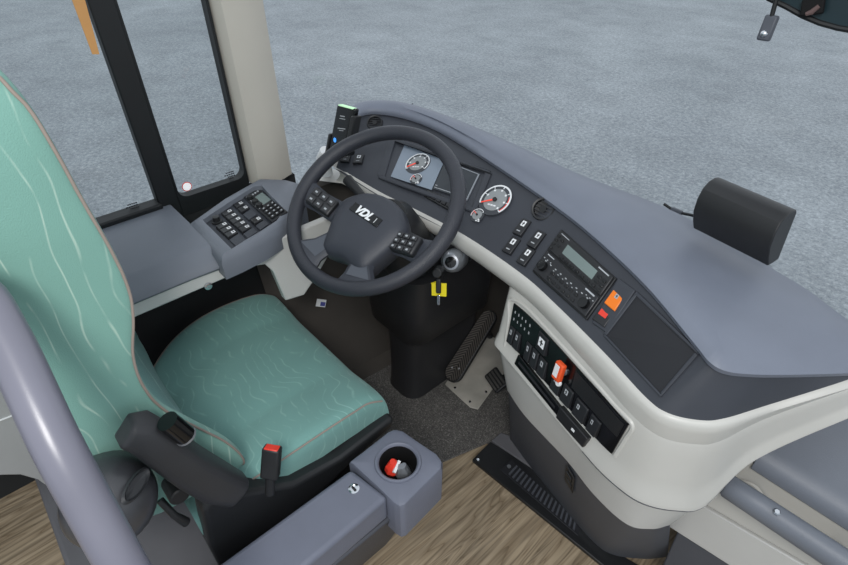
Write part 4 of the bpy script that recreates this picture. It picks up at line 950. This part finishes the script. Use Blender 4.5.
MB().tube([(-0.9990, -0.2188, 0.6071), (-0.9990, -0.1232, 0.5956)], .0018, 6).build('panel_joint', 'white', pn)

# ------------------------------------------------------------------ entrance side console with grab bar
en = thing('entrance_console', 'grey and pale moulded entrance side panel with a bolted grab bar', 'console', (.1, .82, .3))
x0, x1 = .0, .62
prof = [(1.14, .70), (.97, .68), (.90, .645), (.86, .62), (.83, .612), (.812, .604), (.802, .59), (.80, .572), (.81, .56)]
MB().grid([[(x - (.0), y, z) for y, z in prof] for x in (x0 - .012, .1, .3, x1)]).build('console_top', 'ledge', en, angle=40)
MB().prism([(x0 - .06, .81, .575), (x1, .81, .60), (x1, .80, .53), (x0 - .08, .80, .401)], (0, .02, 0)).build('upper_panel', 'cream', en, bevel=.003)
MB().prism([(x0 - .08, .80, .393), (x1, .80, .523), (x1, .80, .40), (x0 - .08, .80, .268)], (0, .02, 0)).build('lower_panel', 'cream2', en, bevel=.003)
MB().prism([(x0 - .06, .81, .264), (x1, .81, .397), (x1, .80, .03), (x0 - .045, .80, .03)], (0, .02, 0)).build('base_panel', 'kick', en, bevel=.004)
a, b = V((-0.0245, 0.7450, 0.5599)), V((0.1736, 0.7450, 0.5643))
rows = []
dd = (b - a).normalized(); b = a + dd * .5; nn2 = V((0, -1, 0)); upv = V((0, 0, 1))
gb = []
for f, s in ((-.008, .5), (-.004, .85), (0, 1), (.05, 1), (.3, 1), (.5, 1)):
    c = a + dd * f; gb.append([c + (nn2 * math.cos(t) * .02 + upv * math.sin(t) * .024) * s for t in [2 * math.pi * j / 20 for j in range(20)]])
bar = MB().grid(gb, True, True).build('grab_bar', 'ledge', en, angle=60)
F = frame(a + dd * .075 + V((0, -.009, .022)), (0, -.35, 1), (0, 1, 0)); MB().lathe(F, [(.006, 0), (.006, .004), (.004, .006), (0, .006)], 6).build('bar_bolt', 'chrome', bar)
for f in (.03, .17): MB().tube([a + dd * f, a + dd * f + V((0, .03, -.03)), a + dd * f + V((0, .062, -.05))], .009).build('bar_standoff', 'matt', en)
MB().lathe(frame(a + dd * .03 + V((0, .056, -.05)), (0, -1, .1), (0, 0, 1)), [(.027, 0), (.026, .005), (.0, .006)], 24).build('bar_boss', 'cream', en)

# ------------------------------------------------------------------ things at the top of the picture
vz = thing('sun_visor', 'dark tinted panel with a curved lower edge hanging in front of the windscreen', 'visor', (-0.2356, 1.0000, 1.2591))
low = [(-0.3225, 1.0000, 1.2635), (-0.2920, 1.0000, 1.2552), (-0.2664, 1.0000, 1.2467), (-0.2411, 1.0000, 1.2410), (-0.2165, 1.0000, 1.2383), (-0.2012, 1.0000, 1.2381), (-0.1656, 1.0000, 1.2402), (-0.0844, 1.0000, 1.2538)]
m = MB().grid([[(x, y, 1.6) for x, y, z in low], low, [(x, y + .012, z) for x, y, z in low], [(x, y + .012, 1.6) for x, y, z in low]]); m.build('visor_panel', 'visor', vz)
MB().tube(low, .004, 8).build('visor_edge', 'frame', vz)
F = frame((-0.2577, 0.9950, 1.2593), (0, -1, .2), (-.3, 0, 1)); MB().fbox(F, -.012, .016, -.010, .012, 0, .010).build('visor_clip', 'matt', vz, bevel=.002)
MB().tube([(-0.2596, 0.9850, 1.2523), (-0.2531, 0.9850, 1.2559), (-0.2475, 0.9850, 1.2645)], [.003, .004, .003], 8).build('visor_tab', plastic('brown_tab', (96, 78, 76), .6), vz)
pl = thing('pull_cord', 'thin dark cord with a toggle hanging from the tinted panel', 'cord', (-0.3027, 0.9850, 1.2264))
MB().tube([(-0.3059, 0.9850, 1.2686), (-0.3031, 0.9850, 1.2390)], .0035, 8).build('cord', 'frame', pl)
F = frame((-0.3027, 0.9850, 1.2264), (0, -1, .15), V((-0.3022, 0.9850, 1.2406)) - V((-0.3017, 0.9850, 1.2123)))
MB().fbox(F, -.0095, .0095, -.018, .018, -.006, .006).build('toggle', 'ledge_dark', pl, bevel=.003)
m = MB(); f2 = F @ Matrix.Translation((0, -.008, .006)); m.lathe(f2, [(.0055, 0), (.005, .003), (.003, .005), (0, .0055)], 14); m.build('toggle_button', 'chrome', pl)
sp0, sp1, sp2, sp3 = (-1.2100, 0.2401, 1.2501), (-1.2100, 0.2410, 1.1422), (-1.2100, 0.2527, 1.1402), (-1.2100, 0.2621, 1.2478)
tag(MB().prism([sp0, sp1, sp2, sp3], (.003, 0, 0)).build('hanging_strap', 'strip'), 'narrow orange-tan strap hanging against the rear driver window', 'strap')
